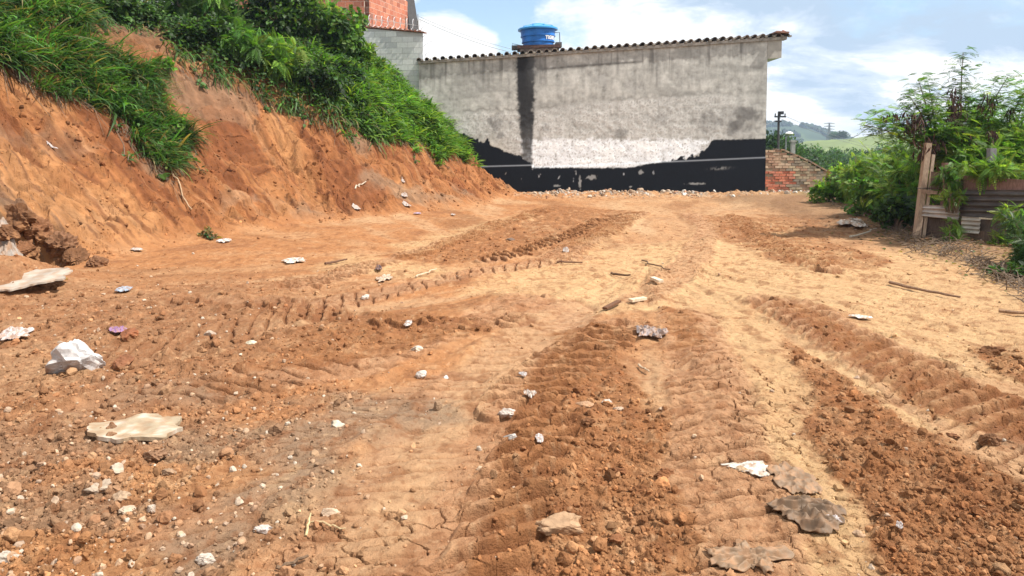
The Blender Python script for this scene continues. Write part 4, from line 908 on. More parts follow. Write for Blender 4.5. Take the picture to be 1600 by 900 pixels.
sheet('plastic_scrap', 1405, 0 + 737 + 95, 10, 0, (.8, .8, .82), 'tiny white plastic bit right of the rag', 'plastic', seed=95, crump=.01, yext=.03)
sheet('plastic_scrap', 1300, 818, 26, 0, (.70, .68, .70), 'small whitish plastic scrap touching the rag', 'plastic', seed=96, crump=.015, yext=.05, cut=1.)
sheet('plastic_scrap', 817, 589, 14, 0, (.62, .66, .70), 'bluish plastic bit on the left edge of the loose soil', 'plastic', seed=97, crump=.02, yext=.06)
sheet('plastic_scrap', 826, 620, 18, 0, (.66, .62, .58), 'crumpled whitish plastic below the bluish bit', 'plastic', seed=98, crump=.03, yext=.08, cut=1.)
sheet('plastic_scrap', 843, 693, 12, 0, (.70, .70, .72), 'white plastic flake right of the grey chunk', 'plastic', seed=99, crump=.01, yext=.05)
sheet('plastic_scrap', 637, 510, 14, 0, (.72, .72, .72), 'white plastic flake on the ribbed middle track', 'plastic', seed=100, crump=.02, yext=.1)
sheet('white_bottle', 350, 379, 22, 0, (.74, .74, .76), 'white plastic scrap at the foot of the bank beside weeds', 'plastic', seed=101, crump=.05, yext=.25)
sheet('paper_scrap', 82, 232, 17, 0, (.66, .66, .70), 'white cup shard stuck in the bank below the grass', 'shard', seed=102, crump=.02, yext=.06)
for i, (u, v, w, lb) in enumerate(((557, 328, 16, 'white paper scrap low on the bank'), (632, 308, 12, 'upper white plastic shred on the bank'), (636, 322, 16, 'middle white plastic shred on the bank'), (652, 335, 14, 'lilac plastic shred at the bank foot'), (708, 337, 9, 'lone white flake near the far bank foot'), (630, 286, 7, 'tiny round white shell high on the bank'), (214, 392, 20, 'white bone shaped scrap at the bank foot'), (884, 392, 12, 'white plastic knot on the far tracks'), (592, 422, 12, 'dark blue scrap on the mid ground'))):
    sheet('paper_scrap', u, v, w * .85, 0, (.60, .58, .57) if i not in (3, 8) else ((.5, .45, .7), (.04, .04, .09))[i == 8], lb, 'scrap', seed=110 + i, crump=.04, yext=.16)
stick('wood_stick', 945, 486, 967, 476, .016, (.13, .06, .03), 'short dark red wooden stick on pale ground', 'stick', flat=True)
stick('wood_piece', 985, 474, 1008, 472, .020, (.60, .46, .32), 'pale flat wood piece right of the dark stick', 'wood piece', flat=True)
stick('wood_piece', 1019, 438, 1033, 445, .020, (.62, .50, .36), 'pale chip of wood beyond the flat piece', 'wood piece', flat=True)
stick('wood_stick', 955, 430, 985, 434, .018, (.10, .055, .03), 'dark tapering stick left of the thin branch', 'stick')
stick('wood_branch', 1003, 409, 1047, 425, .012, (.14, .085, .05), 'thin crooked brown branch on the pale far ground', 'branch', bend=.05)
stick('wood_stick', 870, 412, 910, 414, .016, (.14, .07, .04), 'long dark stick lying on the far tracks', 'stick')
stick('wood_stick', 998, 574, 1014, 587, .010, (.45, .33, .22), 'short tan stick on the red soil', 'stick')
stick('wood_stick', 508, 415, 542, 409, .018, (.12, .06, .035), 'dark red stick on the left mid ground', 'stick')
stick('wood_stick', 650, 435, 682, 424, .012, (.50, .38, .26), 'thin pale stick on the left mid ground', 'stick')
stick('wood_stick', 555, 297, 572, 286, .020, (.50, .42, .32), 'curved pale root low in the bank', 'root', bend=.1)
stick('wood_branch', 268, 270, 300, 330, .016, (.40, .27, .16), 'long tan twig hanging under the grass tip', 'twig', bend=.02)
stick('dry_twig', 478, 840, 486, 815, .006, (.50, .38, .20), 'upright dry straw on the pale track', 'straw', h0=.0, h1=.03)
stick('dry_twig', 484, 822, 540, 835, .005, (.45, .33, .18), 'bent dry straw beside the upright straw', 'straw', h1=.02, bend=.08)
stick('dry_twig', 432, 893, 482, 880, .008, (.16, .10, .06), 'dark root poking from soil at the bottom edge', 'root', bend=.05)
stick('wood_branch', 1390, 445, 1500, 470, .020, (.22, .13, .08), 'long half buried branch near the right side', 'branch', bend=.04)
stick('wood_branch', 1560, 490, 1640, 500, .020, (.28, .17, .10), 'brown branch lying at the right edge', 'branch', bend=.03)
stick('wood_branch', 1328, 372, 1370, 360, .018, (.48, .42, .34), 'grey bare branch at the foot of the shrubs', 'branch', bend=.06)

# ------------------------------------------------------------------ vegetation builders
def add_leaves(parts, T, pts, dirs, nrm, size, cols):
    V, F = scatter(T[0], T[1], frames(dirs, nrm), size, pts); k = sum(len(p[0]) for p in parts)
    parts.append((V, F + k, np.repeat(cols, len(T[0]), 0)))
def lcol(N, base, var=.28, yv=.15):
    c = np.array(base)[None] * np.exp(rng.normal(0, var, (N, 1))); c[:, 0] *= np.exp(rng.normal(0, yv, N)); return np.clip(c, .004, .5)
def join(parts, name, m, parent=None):
    return mk(name, np.concatenate([p[0] for p in parts]), np.concatenate([p[1] for p in parts]), m, parent, np.concatenate([p[2] for p in parts]))
GREENS = dict(dark=(.030, .062, .016), mid=(.066, .135, .028), bright=(.105, .215, .034), lime=(.20, .30, .05), turf=(.060, .135, .030), blue=(.055, .11, .045), dry=(.20, .15, .06))
def shrub(name, label, base, size, tpl, n, green, lsize=.09, group=None, clumps=9,  cat='shrub', droop=.3, mixc=None, seed=0, flatten=1., stems=True):
    r_ = np.random.default_rng(seed + 400); rx, ry, rz = size; clumps = int(clumps * 1.7)
    root = empty(name, base); tag(root, label, cat, group)
    cc = r_.normal(size=(clumps, 3)); cc /= np.linalg.norm(cc, axis=1, keepdims=True); cc *= r_.uniform(.25, .95, (clumps, 1)) ; cc = cc * np.array([rx, ry, rz]) + np.array([0, 0, rz * .85])
    cr = r_.uniform(.16, .42, clumps) * min(rx, ry, rz) * 1.15
    parts = []; k = rng.integers(0, clumps, n); d = rng.normal(size=(n, 3)); d /= np.linalg.norm(d, axis=1, keepdims=True)
    rad_ = rng.uniform(.35, 1.12, n) ** .6
    pts = cc[k] + d * (rad_ * cr[k])[:, None] * np.array([rx, ry, rz]) / min(rx, ry, rz) * .8
    keep = pts[:, 2] > -.1; pts, d, k = pts[keep], d[keep], k[keep]; N = len(pts)
    dirs = d * .8 + rng.normal(0, .55, (N, 3)); dirs[:, 2] -= droop; nr = rng.normal(0, .45, (N, 3)) + np.array([0, -.1, 1.0]) + d * .3
    c = lcol(N, GREENS[green]) * np.exp(r_.normal(0, .22, clumps))[k][:, None]
    if mixc: mm = rng.random(N) < mixc[1]; c[mm] = lcol(int(mm.sum()), GREENS[mixc[0]])
    add_leaves(parts, tpl, pts, dirs, nr, lsize * np.exp(rng.normal(0, .25, N)), c)
    ns = int(14 + n / 90); so = cc[r_.integers(0, clumps, ns)]; sd_ = r_.normal(size=(ns, 3)) * .6 + np.array([0, 0, .8]); sd_ /= np.linalg.norm(sd_, axis=1, keepdims=True); sl = r_.uniform(.35, .85, ns) * min(rx, ry, rz); per = 9 if tpl is not PINN else 4
    ii = np.repeat(np.arange(ns), per); q = r_.uniform(.2, 1, ns * per); pts = so[ii] + sd_[ii] * (sl[ii] * q)[:, None]; pts[:, 2] -= q * q * sl[ii] * .25
    add_leaves(parts, tpl, pts, sd_[ii] * .7 + r_.normal(0, .6, (len(ii), 3)), r_.normal(0, .4, (len(ii), 3)) + np.array([0, -.1, 1]), lsize * .85 * np.exp(r_.normal(0, .25, len(ii))), lcol(len(ii), GREENS[mixc[0] if mixc else green]))
    SHOOTS = (so, sd_, sl)
    join(parts, 'foliage', M_leaf, root)
    if stems:
        mb = MB()
        for q in cc:
            m1 = Vector(q) * .5 + Vector((random.uniform(-.1, .1), random.uniform(-.1, .1), .05)); mb.tube([(random.uniform(-.06, .06), random.uniform(-.06, .06), -.15), m1, Vector(q)], [.02, .014, .006], 5, (.17, .12, .08))
        for a_, b_, c_ in zip(*SHOOTS): mb.tube([tuple(a_), tuple(a_ + b_ * c_ * .5 - np.array([0, 0, .06 * c_])), tuple(a_ + b_ * c_ - np.array([0, 0, .25 * c_]))], [.007, .005, .003], 4, (.17, .12, .08))
        mb.build('stems', M_bark, root)
    return root

# ---- grasses on the bank: measured outlines in the photograph, tested per root point
VEG_LEFT = [(-60, 92), (30, 112), (80, 140), (120, 165), (165, 168), (200, 190), (225, 235), (250, 275), (268, 262), (280, 205), (262, 150), (235, 115), (190, 85), (150, 70), (130, 40), (120, -60), (-200, -200), (-300, 60)]
VEG_SLOPE = [(500, 155), (540, 185), (580, 205), (640, 222), (690, 238), (735, 248), (720, 225), (690, 190), (660, 150), (630, 110), (600, 70), (560, 40), (500, 80), (450, 140)]
def veg_points(N, poly, xr, yr, smin=1.0, pad=0):
    x = rng.uniform(*xr, N); y = rng.uniform(*yr, N); z, _, fl = ground_fields(x, y); u, v = proj(x, y, z)
    k = inpoly(u + fbm(x * 2, y * 2, 300, 4) * 50, v + fbm(x * 2, y * 2, 301, 4) * 38, poly) & (fl['s'] > smin) & (rng.random(N) < np.clip(.75 + 1.3 * fbm(x * 1.6, y * 1.6, 302, 3), .12, 1)); return x[k], y[k], z[k], fl['s'][k], fl['a'][k]
def slope_dir(x, y):
    e = .3; s0 = bank_s(x, y)[0]; sx = (bank_s(x + e, y)[0] - s0) / e; sy = (bank_s(x, y + e)[0] - s0) / e; return -sx, -sy    # downslope
def grass(name, label, pts, n_per, L, w, green, up, down, droops=(.5, .9), mixc=None, wmul=1.0):
    x, y, z = pts; N = len(x) * n_per; X_ = np.repeat(x, n_per) + rng.normal(0, .05, N); Y_ = np.repeat(y, n_per) + rng.normal(0, .05, N); Z_ = np.repeat(z, n_per) - .03
    ddx, ddy = slope_dir(x, y); DX, DY = np.repeat(ddx, n_per), np.repeat(ddy, n_per)
    dirs = np.stack([DX * down + rng.normal(0, .45, N), DY * down + rng.normal(0, .45, N), up + rng.normal(0, .25, N)], 1)
    nr = np.stack([-DX * .2 + rng.normal(0, .35, N), -DY * .2 + rng.normal(0, .35, N), np.ones(N)], 1)
    parts = []; c = lcol(N, GREENS[green], .3); cl = np.repeat(fbm(x * 1.3, y * 1.3, 310, 3), n_per); c *= np.exp(cl * .9)[:, None]
    if mixc: mm = rng.random(N) < mixc[1]; c[mm] = lcol(int(mm.sum()), GREENS[mixc[0]])
    sp = rng.integers(0, 3, N); Ls = L * np.exp(rng.normal(0, .28, N)) * (1 + np.repeat(fbm(x * .9, y * .9, 311, 2), n_per) * .5)
    for t_ in range(3):
        m_ = sp == t_
        add_leaves(parts, blade_t(droops[0] + (droops[1] - droops[0]) * t_ / 2, w), np.stack([X_, Y_, Z_], 1)[m_], dirs[m_], nr[m_], np.stack([Ls[m_] * wmul, Ls[m_], Ls[m_]], 1), c[m_])
    o = join(parts, name, M_leaf); return tag(o, label, 'grass', kind='stuff')
x, y, z, s_, a_ = veg_points(30000, VEG_LEFT, (-13, -4), (6.5, 20), 1.2)
print('veg left', len(x))
grass('grass', 'long arching green grass spilling over the left part of the bank', (x, y, z), 9 if len(x) < 9000 else 6, .44, .019, 'turf', .85, .75, mixc=('dry', .15))
x, y, z, s_, a_ = veg_points(42000, VEG_SLOPE, (-6.5, -1), (15, 25), 1.1)
print('veg slope', len(x))
grass('slope_grass', 'bright green short grass and herbs on the steep far slope', (x, y, z), 4, .30, .045, 'bright', 1.0, .6, mixc=('lime', .3))
# broad-leaf herbs mixed in both
def herbs(name, label, pts, hgt, size, green, tpl=BROAD, mixc=None):
    x, y, z = pts; N = len(x); P_ = np.stack([x, y, z + rng.uniform(0, 1, N) ** .7 * hgt], 1); ddx, ddy = slope_dir(x, y)
    P_[:, 0] += ddx * (P_[:, 2] - z) * .3; P_[:, 1] += ddy * (P_[:, 2] - z) * .3
    dirs = np.stack([ddx + rng.normal(0, .7, N), ddy + rng.normal(0, .7, N), rng.normal(-.25, .45, N)], 1); nr = np.stack([ddx * .7 + rng.normal(0, .4, N), ddy * .7 + rng.normal(0, .4, N), np.ones(N)], 1)
    parts = []; c = lcol(N, GREENS[green], .3) * np.exp(fbm(x * 1.1, y * 1.1, 320, 3) * .9)[:, None]
    if mixc: mm = rng.random(N) < mixc[1]; c[mm] = lcol(int(mm.sum()), GREENS[mixc[0]])
    add_leaves(parts, tpl, P_, dirs, nr, size * np.exp(rng.normal(0, .3, N)), c); o = join(parts, name, M_leaf); return tag(o, label, 'plants', kind='stuff')
VEG_VINE = [(120, -80), (130, 20), (175, 40), (240, 45), (275, 80), (340, 122), (400, 148), (450, 165), (500, 190), (540, 195), (600, 215), (560, 120), (560, 20), (560, -80)]
x, y, z, s_, a_ = veg_points(60000, VEG_VINE, (-14, -2), (9, 25), 1.6)
print('vine', len(x))
herbs('creeper_leaves', 'dark broad leaved creeper hanging over the upper bank', (x, y, z), .40, .095, 'dark', mixc=('mid', .5))
kk = rng.random(len(x)) < .5
grass('hanging_grass', 'dark hanging grass and stems under the upper bushes', (x[kk], y[kk], z[kk]), 3, .45, .022, 'mid', .45, .95, droops=(.8, 1.2), mixc=('dry', .18))
x, y, z, s_, a_ = veg_points(16000, VEG_SLOPE, (-6.5, -1), (15, 25), 1.3)
herbs('slope_herbs', 'broad leaved herbs among the grass on the far slope', (x, y, z), .3, .10, 'mid', mixc=('bright', .5))
x, y, z, s_, a_ = veg_points(9000, VEG_LEFT, (-13, -4), (6.5, 20), 1.6)
herbs('grass_herbs', 'leafy weeds among the long grass on the left bank', (x, y, z), .35, .10, 'mid', mixc=('bright', .4))
# straggling dry roots under the turf edges
mb = MB(); rr = random.Random(5)
for i in range(330):
    if i % 2: u = rr.uniform(0, 280); v = np.interp(u, [0, 80, 165, 225, 250, 280], [105, 140, 172, 240, 275, 215]) + rr.uniform(-14, 10)
    else: u = rr.uniform(240, 740); v = np.interp(u, [240, 300, 400, 500, 560, 640, 740], [105, 115, 150, 188, 205, 230, 252]) + rr.uniform(-12, 8)
    p = hit(u, v); ddx, ddy = slope_dir(np.array([p.x]), np.array([p.y])); L = rr.uniform(.15, .6); dvec = Vector((ddx[0], ddy[0], 0))
    side = Vector((rr.uniform(-.4, .4), rr.uniform(-.4, .4), 0)); P_ = [p + Vector((0, 0, .05))]
    for q in (.35, .7, 1): w_ = p + (dvec * .75 + side) * L * q; P_.append(Vector((w_.x, w_.y, H(w_.x, w_.y) + .06 + rr.uniform(-.03, .06))))
    mb.tube(P_, [.006, .005, .004, .002], 4, rr.choice([(.30, .22, .12), (.22, .15, .09), (.12, .10, .05), (.38, .30, .18)]), cap=False)
tag(mb.build('dry_stalks', M_bark), 'dry stalks and roots trailing from the turf edge down the bank', 'stalks', kind='stuff')

def vine(u0, v0, u1, v1, label, n=26, ls=.08, seed=0):
    a, b = hit(u0, v0), hit(u1, v1); rr = random.Random(seed); P_ = []
    for i in range(9):
        p = a.lerp(b, i / 8); p.x += rr.uniform(-.04, .04); p.y += rr.uniform(-.05, .05); P_.append(Vector((p.x, p.y, max(H(p.x, p.y), p.z - .1) + .05 + .05 * math.sin(i))))
    root = empty('creeper', a); tag(root, label, 'creeper', 'creepers trailing down the bare bank'); mb = MB(); mb.tube([p - a for p in P_], .008, 5, (.16, .14, .07)); mb.build('stem', M_bark, root)
    pts = np.array([tuple(P_[min(7, int(q * 8))].lerp(P_[min(8, int(q * 8) + 1)], q * 8 % 1) - a + Vector((rr.gauss(0, .05), rr.gauss(0, .05), rr.gauss(.02, .03)))) for q in [rr.random() for _ in range(n)]])
    parts = []; add_leaves(parts, BROAD, pts, np.stack([rng.normal(.3, .6, n), rng.normal(-.3, .6, n), rng.normal(-.5, .4, n)], 1), np.stack([rng.normal(.4, .4, n), rng.normal(-.2, .4, n), np.ones(n)], 1), ls * np.exp(rng.normal(0, .3, n)), lcol(n, GREENS['mid'])); join(parts, 'foliage', M_leaf, root)
for i, (a_, b_, c_, d_, lb, n_) in enumerate(((268, 250, 252, 284, 'leafy creeper hanging from the tip of the grass tongue', 60), (296, 228, 320, 278, 'thin creeper with few leaves right of the grass tongue', 14), (462, 150, 474, 200, 'creeper hanging below the feathery bush', 40), (408, 140, 420, 178, 'short creeper below the left feathery bush', 34), (300, 105, 322, 150, 'creeper dropping over the bare hollow edge', 36), (175, 190, 205, 262, 'dry thin creeper under the long grass', 16), (540, 190, 556, 232, 'creeper at the lower edge of the far slope', 40), (640, 220, 652, 262, 'small creeper below the bright slope grass', 30))):
    vine(a_, b_, c_, d_, lb, n_, .10, i)
# ---- bushes standing on the bank
def on_bank(u, v):
    a, b = ray(u, v); t_ = np.linspace(9, 24, 400); z_ = H(a * t_, t_); gap = CAMZ + b * t_ - z_; k_ = np.argmax(gap < 0) if (gap < 0).any() else int(np.argmin(gap))
    return (a * t_[k_], t_[k_], z_[k_] - .08)
G1 = 'bushes on top of the bank'
shrub('bush', 'dark leafy bush hanging over the bank above the bare hollow', on_bank(310, 78), (.85, .8, .55), BROAD, 2200, 'dark', .10, G1, 12, seed=1, mixc=('mid', .3), cat='bush')
shrub('bush', 'deep green bush at the top edge beside the long grass', on_bank(195, 40), (.75, .8, .5), BROAD, 1800, 'mid', .10, G1, 10, seed=2, mixc=('dark', .5), cat='bush')
shrub('bush', 'bright feathery bush with light green fronds on the bank', on_bank(430, 118), (.75, .7, .62), PINN, 1100, 'lime', .27, G1, 10, seed=3, mixc=('bright', .5), cat='bush')
shrub('bush', 'feathery mid green bush left of the bright one', on_bank(365, 95), (.7, .7, .55), PINN, 900, 'bright', .25, G1, 9, seed=4, mixc=('mid', .5), cat='bush')
shrub('bush', 'broad leaved creeper bush against the brick house', on_bank(530, 98), (1.0, .9, 1.0), BROAD, 3600, 'mid', .15, G1, 14, seed=5, mixc=('bright', .35), cat='bush')
shrub('bush', 'dark shaded bush below the broad leaved creeper', on_bank(500, 150), (.8, .8, .5), BROAD, 2000, 'dark', .11, G1, 12, seed=6, mixc=('mid', .3), cat='bush')
shrub('bush', 'bright grassy bush at the upper end of the far slope', on_bank(572, 92), (.5, .6, .42), KITE, 2200, 'bright', .13, G1, 9, seed=7, mixc=('lime', .3), cat='bush')
shrub('bush', 'grey green bush with long pale leaves above the far slope', on_bank(535, 128), (.5, .5, .38), BROAD, 900, 'blue', .15, G1, 8, seed=8, mixc=('dark', .3), cat='bush')
shrub('bush', 'leafy bush in the top corner behind the long grass', on_bank(150, 12), (1.0, .8, .6), BROAD, 2000, 'mid', .10, G1, 10, seed=9, mixc=('bright', .4), cat='bush')
shrub('bush', 'dark bush filling the gap at the top centre of the bank', on_bank(430, 62), (1.2, 1.0, .95), BROAD, 3400, 'dark', .12, G1, 12, seed=10, mixc=('mid', .4), cat='bush')
shrub('bush', 'feathery bush behind the hanging creeper', on_bank(330, 40), (1.2, 1.0, .95), PINN, 1300, 'mid', .28, G1, 10, seed=12, mixc=('bright', .4), cat='bush')
shrub('bush', 'bright leaved bush directly below the front brick wall', on_bank(480, 50), (1.0, .9, .75), PINN, 1200, 'bright', .28, G1, 10, seed=16, mixc=('lime', .4), cat='bush')
shrub('weed', 'leafy weed hanging at the tip of the grass tongue', tuple(hit(262, 215) + Vector((0, 0, -.12))), (.30, .3, .34), BROAD, 260, 'bright', .10, None, 6, seed=13, cat='weed')
shrub('weed', 'small weedy clump on the bare hollow edge', tuple(hit(262, 112) + Vector((0, 0, -.1))), (.3, .3, .2), BROAD, 160, 'bright', .09, None, 5, seed=14, cat='weed')
shrub('weed', 'grey green withered weed at the foot of the bank', tuple(hit(326, 372) + Vector((0, 0, -.06))), (.2, .2, .12), KITE, 160, 'blue', .07, None, 5, seed=15, mixc=('dry', .4), cat='weed')

# ------------------------------------------------------------------ right side: shrubs, scrap fence, pod tree
FA, FB = Vector((7.02, 12.75)), Vector((8.55, 10.9))
def onf(u, v, off=0.0):
    a, b = ray(u, v); d = FB - FA; t_ = (FA.x * d.y - FA.y * d.x) / (a * d.y - d.x); t_ += off; return Vector((a * t_, t_, CAMZ + b * t_))
fz = H(7.6, 11.9)
fence = empty('scrap_fence', (FA.x, FA.y, H(FA.x, FA.y))); tag(fence, 'patchwork fence of corrugated sheets and old boards with leaning post', 'fence')
def fl(o): o.matrix_parent_inverse = Matrix.Translation(-fence.location); return o
def panel(name, quad, col, waves=0, amp=.02, off=0., th=.012, m=M_sheet, vert=False, stripes=None):
    """quad = tl,tr,br,bl measured points on the fence line"""
    q = [onf(u, v, off) for u, v in quad]; nu, nv = (60 if vert else 16), (max(6, waves * 10) if not vert else 6); nrm = Vector(((FB - FA).y, -(FB - FA).x, 0)).normalized() * -1
    V = []; Cc = []
    for i in range(nv + 1):
        for j in range(nu + 1):
            a = i / nv; b = j / nu; p = (q[0] * (1 - b) + q[1] * b) * (1 - a) + (q[3] * (1 - b) + q[2] * b) * a
            ph = (b if vert else a) * waves * 2 * math.pi; o_ = math.sin(ph) * amp if waves else 0
            V.append(p + nrm * o_); k_ = 1 + .35 * math.sin(b * 9 + i) * .3 + random.uniform(-.08, .08)
            cc = col
            if stripes: cc = stripes[int(b * len(stripes)) % len(stripes)]
            Cc.append(tuple(min(.8, max(.01, x * k_)) for x in cc))
    n0 = len(V); V2 = [p - nrm * th for p in V]; W_ = nu + 1
    F = [(i * W_ + j, i * W_ + j + 1, (i + 1) * W_ + j + 1, (i + 1) * W_ + j) for i in range(nv) for j in range(nu)]; F2 = [tuple(x + n0 for x in f[::-1]) for f in F]
    rim = list(range(W_)) + [i * W_ + nu for i in range(1, nv + 1)] + [nv * W_ + j for j in range(nu - 1, -1, -1)] + [i * W_ for i in range(nv - 1, 0, -1)]
    F3 = [(rim[i], rim[i - 1], rim[i - 1] + n0, rim[i] + n0) for i in range(len(rim))]
    return fl(mk(name, [tuple(p) for p in V + V2], F + F2 + F3, m, fence, np.array(Cc + Cc), waves > 0))
panel('corrugated_sheet', [(1443, 320), (1500, 322), (1498, 344), (1441, 338)], (.42, .38, .35), 3, .022, off=-.05)['label'] = 'pale pinkish corrugated sheet beside the post'
panel('corrugated_sheet', [(1500, 296), (1660, 298), (1660, 345), (1500, 339)], (.10, .085, .08), 5, .028, off=-.06)['label'] = 'dark stained corrugated sheet'
panel('corrugated_sheet', [(1503, 338), (1533, 340), (1530, 366), (1502, 364)], (.40, .36, .31), 4, .016, off=-.12)['label'] = 'small light corrugated patch'
panel('board', [(1455, 268), (1508, 273), (1508, 298), (1455, 296)], (.12, .075, .06), off=.03, m=M_wood)
shrub('shrub', 'leafy vine tangle over the dark board beside the leaning post', tuple(onf(1478, 296, -.1)), (.20, .2, .20), PINN, 240, 'bright', .12, 'shrubs along the right edge', 9, seed=38, mixc=('mid', .4))
shrub('shrub', 'dense green bush right behind the upper boards', tuple(Vector(onf(1550, 300, .9))), (.95, .5, .62), PINN, 3400, 'bright', .16, 'shrubs along the right edge', 16, seed=39, mixc=('lime', .35))
panel('board', [(1506, 274), (1670, 286), (1670, 303), (1506, 298)], (.20, .115, .095), off=-.02, m=M_wood)
panel('board', [(1441, 334), (1502, 342), (1502, 392), (1436, 378)], (.10, .07, .055), off=.05, m=M_wood)
panel('board', [(1500, 358), (1670, 372), (1670, 420), (1500, 390)], (.24, .17, .12), off=-.03, m=M_wood, vert=True, stripes=[(.26, .17, .12), (.22, .15, .11), (.16, .11, .08), (.28, .20, .15), (.24, .15, .10), (.20, .14, .11), (.13, .09, .07), (.25, .18, .13)])
panel('board', [(1520, 341), (1670, 350), (1670, 376), (1520, 362)], (.15, .115, .095), off=.0, m=M_wood)
panel('rail', [(1530, 339.5), (1584, 343), (1584, 345.5), (1530, 342)], (.55, .48, .38), off=-.16, m=M_wood)
panel('rail', [(1440, 296), (1506, 302), (1506, 307), (1440, 302)], (.25, .18, .13), off=-.05, m=M_wood)
mb = MB()
b0, t0 = at(1431, 376, 12.65), at(1449, 226, 12.72); dd = (t0 - b0); rot = dd.to_track_quat('Z', 'Y').to_matrix()
mb.box((b0 + t0) / 2 + Vector((0, 0, -.05)), (.125, .09, dd.length + .15), rot @ Matrix.Rotation(R(-28), 3, 'Z'), (.36, .26, .185))
mb.box((b0 + t0) / 2 + Vector((.085, -.05, -.12)), (.035, .05, dd.length - .1), rot @ Matrix.Rotation(R(-28), 3, 'Z'), (.40, .30, .22))
p_ = b0.lerp(t0, .55); mb.tube([p_ + Vector((-.14, -.09, 0)), p_ + Vector((.15, -.10, .0))], .008, 4, (.08, .07, .06))
fl(mb.build('post', M_wood, fence))
mb = MB(); a_ = onf(1470, 285, .12); mb.box((a_.x + .1, a_.y, .4), (.13, .12, 1.9), None, (.19, .105, .085)); b_ = onf(1547, 300, .15); mb.box((b_.x, b_.y, .6), (.10, .1, 2.0), None, (.20, .19, .20))
fl(mb.build('post', M_wood, fence))

# pod-bearing tree
def pod_tree():
    base = at(1478, 300, 13.6); bz = H(float(base.x), 13.6); root = empty('tree', (base.x, 13.6, bz)); tag(root, 'feathery leaved small tree with hanging brown pods behind the scrap fence', 'tree')
    O = Vector((base.x, 13.6, bz)); tips = [(1435, 125, 13.4), (1420, 150, 13.2), (1505, 82, 13.8), (1500, 130, 13.8), (1375, 180, 13.0), (1350, 195, 12.9), (1460, 170, 13.2), (1540, 150, 13.6), (1575, 120, 13.2), (1600, 145, 13.0), (1560, 190, 13.2), (1520, 210, 13.0), (1590, 215, 12.6), (1630, 180, 13.4), (1640, 240, 12.6), (1480, 200, 12.9), (1410, 200, 13.2), (1450, 130, 13.9), (1530, 170, 14.6), (1610, 125, 13.8), (1575, 225, 13.2), (1440, 215, 13.2), (1500, 175, 14.2), (1680, 150, 13.4)]
    tb = MB(); lb = MB(); fork = [Vector((0, 0, 1.0)), Vector((.35, .1, 1.3)), Vector((-.2, 0, 1.25)), Vector((.9, 0, 1.2))]
    tb.tube([Vector((.05, 0, -.2)), Vector((.0, 0, .5)), fork[0]], [.085, .07, .055], 8, (.2, .15, .1)); 
    for f_ in fork[1:]: tb.tube([Vector((0, 0, .7)), (Vector((0, 0, .8)) + f_) / 2 + Vector((0, 0, .02)), f_], [.055, .045, .035], 7, (.2, .15, .1))
    tb.build('trunk', M_bark, root); parts = []; pods = []; P_ = []; D_ = []; Nn = []; Sz = []; Cc = []
    for ti, (u, v, Y_) in enumerate(tips):
        e = at(u, v, Y_) - O; f_ = min(fork, key=lambda q: (q - e).length); ctrl = f_.lerp(e, .5) + Vector((random.uniform(-.12, .12), random.uniform(-.15, .15), .18 if v > 140 else 0)); pts = []
        for i in range(9): q = i / 8; pts.append(f_ * (1 - q) ** 2 + ctrl * 2 * q * (1 - q) + e * q * q)
        lb.tube(pts, [.026 * (1 - .8 * i / 8) for i in range(9)], 5, (.2, .15, .1))
        bare = ti in (3,)
        nl = 190 if ti not in (2, 5, 8) else 130
        for i in range(nl):
            q = random.uniform(.30, 1.0) if ti not in (2, 5, 4, 8, 9) else random.uniform(.5, 1.0)
            p = pts[min(8, int(q * 8))].lerp(pts[min(8, int(q * 8) + 1)], q * 8 % 1); rad_ = .26 * (1.15 - q) + .05
            p = p + Vector((random.gauss(0, rad_), random.gauss(0, rad_), random.gauss(0, rad_ * .8)))
            an = random.uniform(0, 6.28); P_.append(p); D_.append((math.cos(an), math.sin(an), random.uniform(-.35, .55))); Nn.append((random.gauss(0, .3), random.gauss(0, .3), 1)); Sz.append(random.uniform(.13, .23)); Cc.append(ti)
    N = len(P_); c = lcol(N, GREENS['bright'], .25) * np.exp(rng.normal(0, .25, len(tips)))[np.array(Cc)][:, None]; mm = rng.random(N) < .25; c[mm] = lcol(int(mm.sum()), GREENS['lime']); mm = np.isin(np.array(Cc), (0, 1, 2, 3, 17)); c[mm] *= .62
    add_leaves(parts, PINN, np.array([tuple(p) for p in P_]), np.array(D_), np.array(Nn), np.array(Sz), c); join(parts, 'crown', M_leaf, root)
    lb.build('limbs', M_bark, root)
    Pp = []
    for (u, v, Y_, ru, rv, n_) in ((1490, 165, 13.4, 9, 26, 210), (1430, 190, 13.0, 16, 16, 200), (1455, 225, 12.9, 18, 12, 160), (1495, 200, 13.2, 14, 26, 240), (1445, 240, 13.0, 12, 10, 120), (1552, 212, 12.8, 8, 12, 130), (1525, 230, 12.9, 9, 14, 110), (1400, 178, 13.0, 26, 5, 60), (1545, 160, 13.3, 12, 14, 70), (1500, 230, 13.1, 14, 14, 120), (1580, 175, 13.2, 10, 10, 40)):
        for _ in range(n_): Pp.append(tuple(at(u + random.gauss(0, ru * .55), v + random.gauss(0, rv * .55), Y_ + random.gauss(0, .12)) - O))
    random.shuffle(Pp); Pp = Pp[:int(len(Pp) * .62)]; Pp = np.array(Pp); n_ = len(Pp); d = rng.normal(0, .28, (n_, 3)); d[:, 2] = -1; pt = KITE[0] * np.array([.32, 1, 1]); pc = np.array([(.075, .038, .030), (.11, .058, .04), (.05, .028, .025)])[rng.integers(0, 3, n_)]
    V, F = scatter(pt, KITE[1], frames(d, rng.normal(size=(n_, 3))), rng.uniform(.10, .19, n_), Pp); mk('pods', V, F, M_bark_attr, root, np.repeat(pc, 4, 0))
M_bark_attr = mat('pod', attr='Col', rough=.8, nscale=10, namp=.3)
pod_tree()
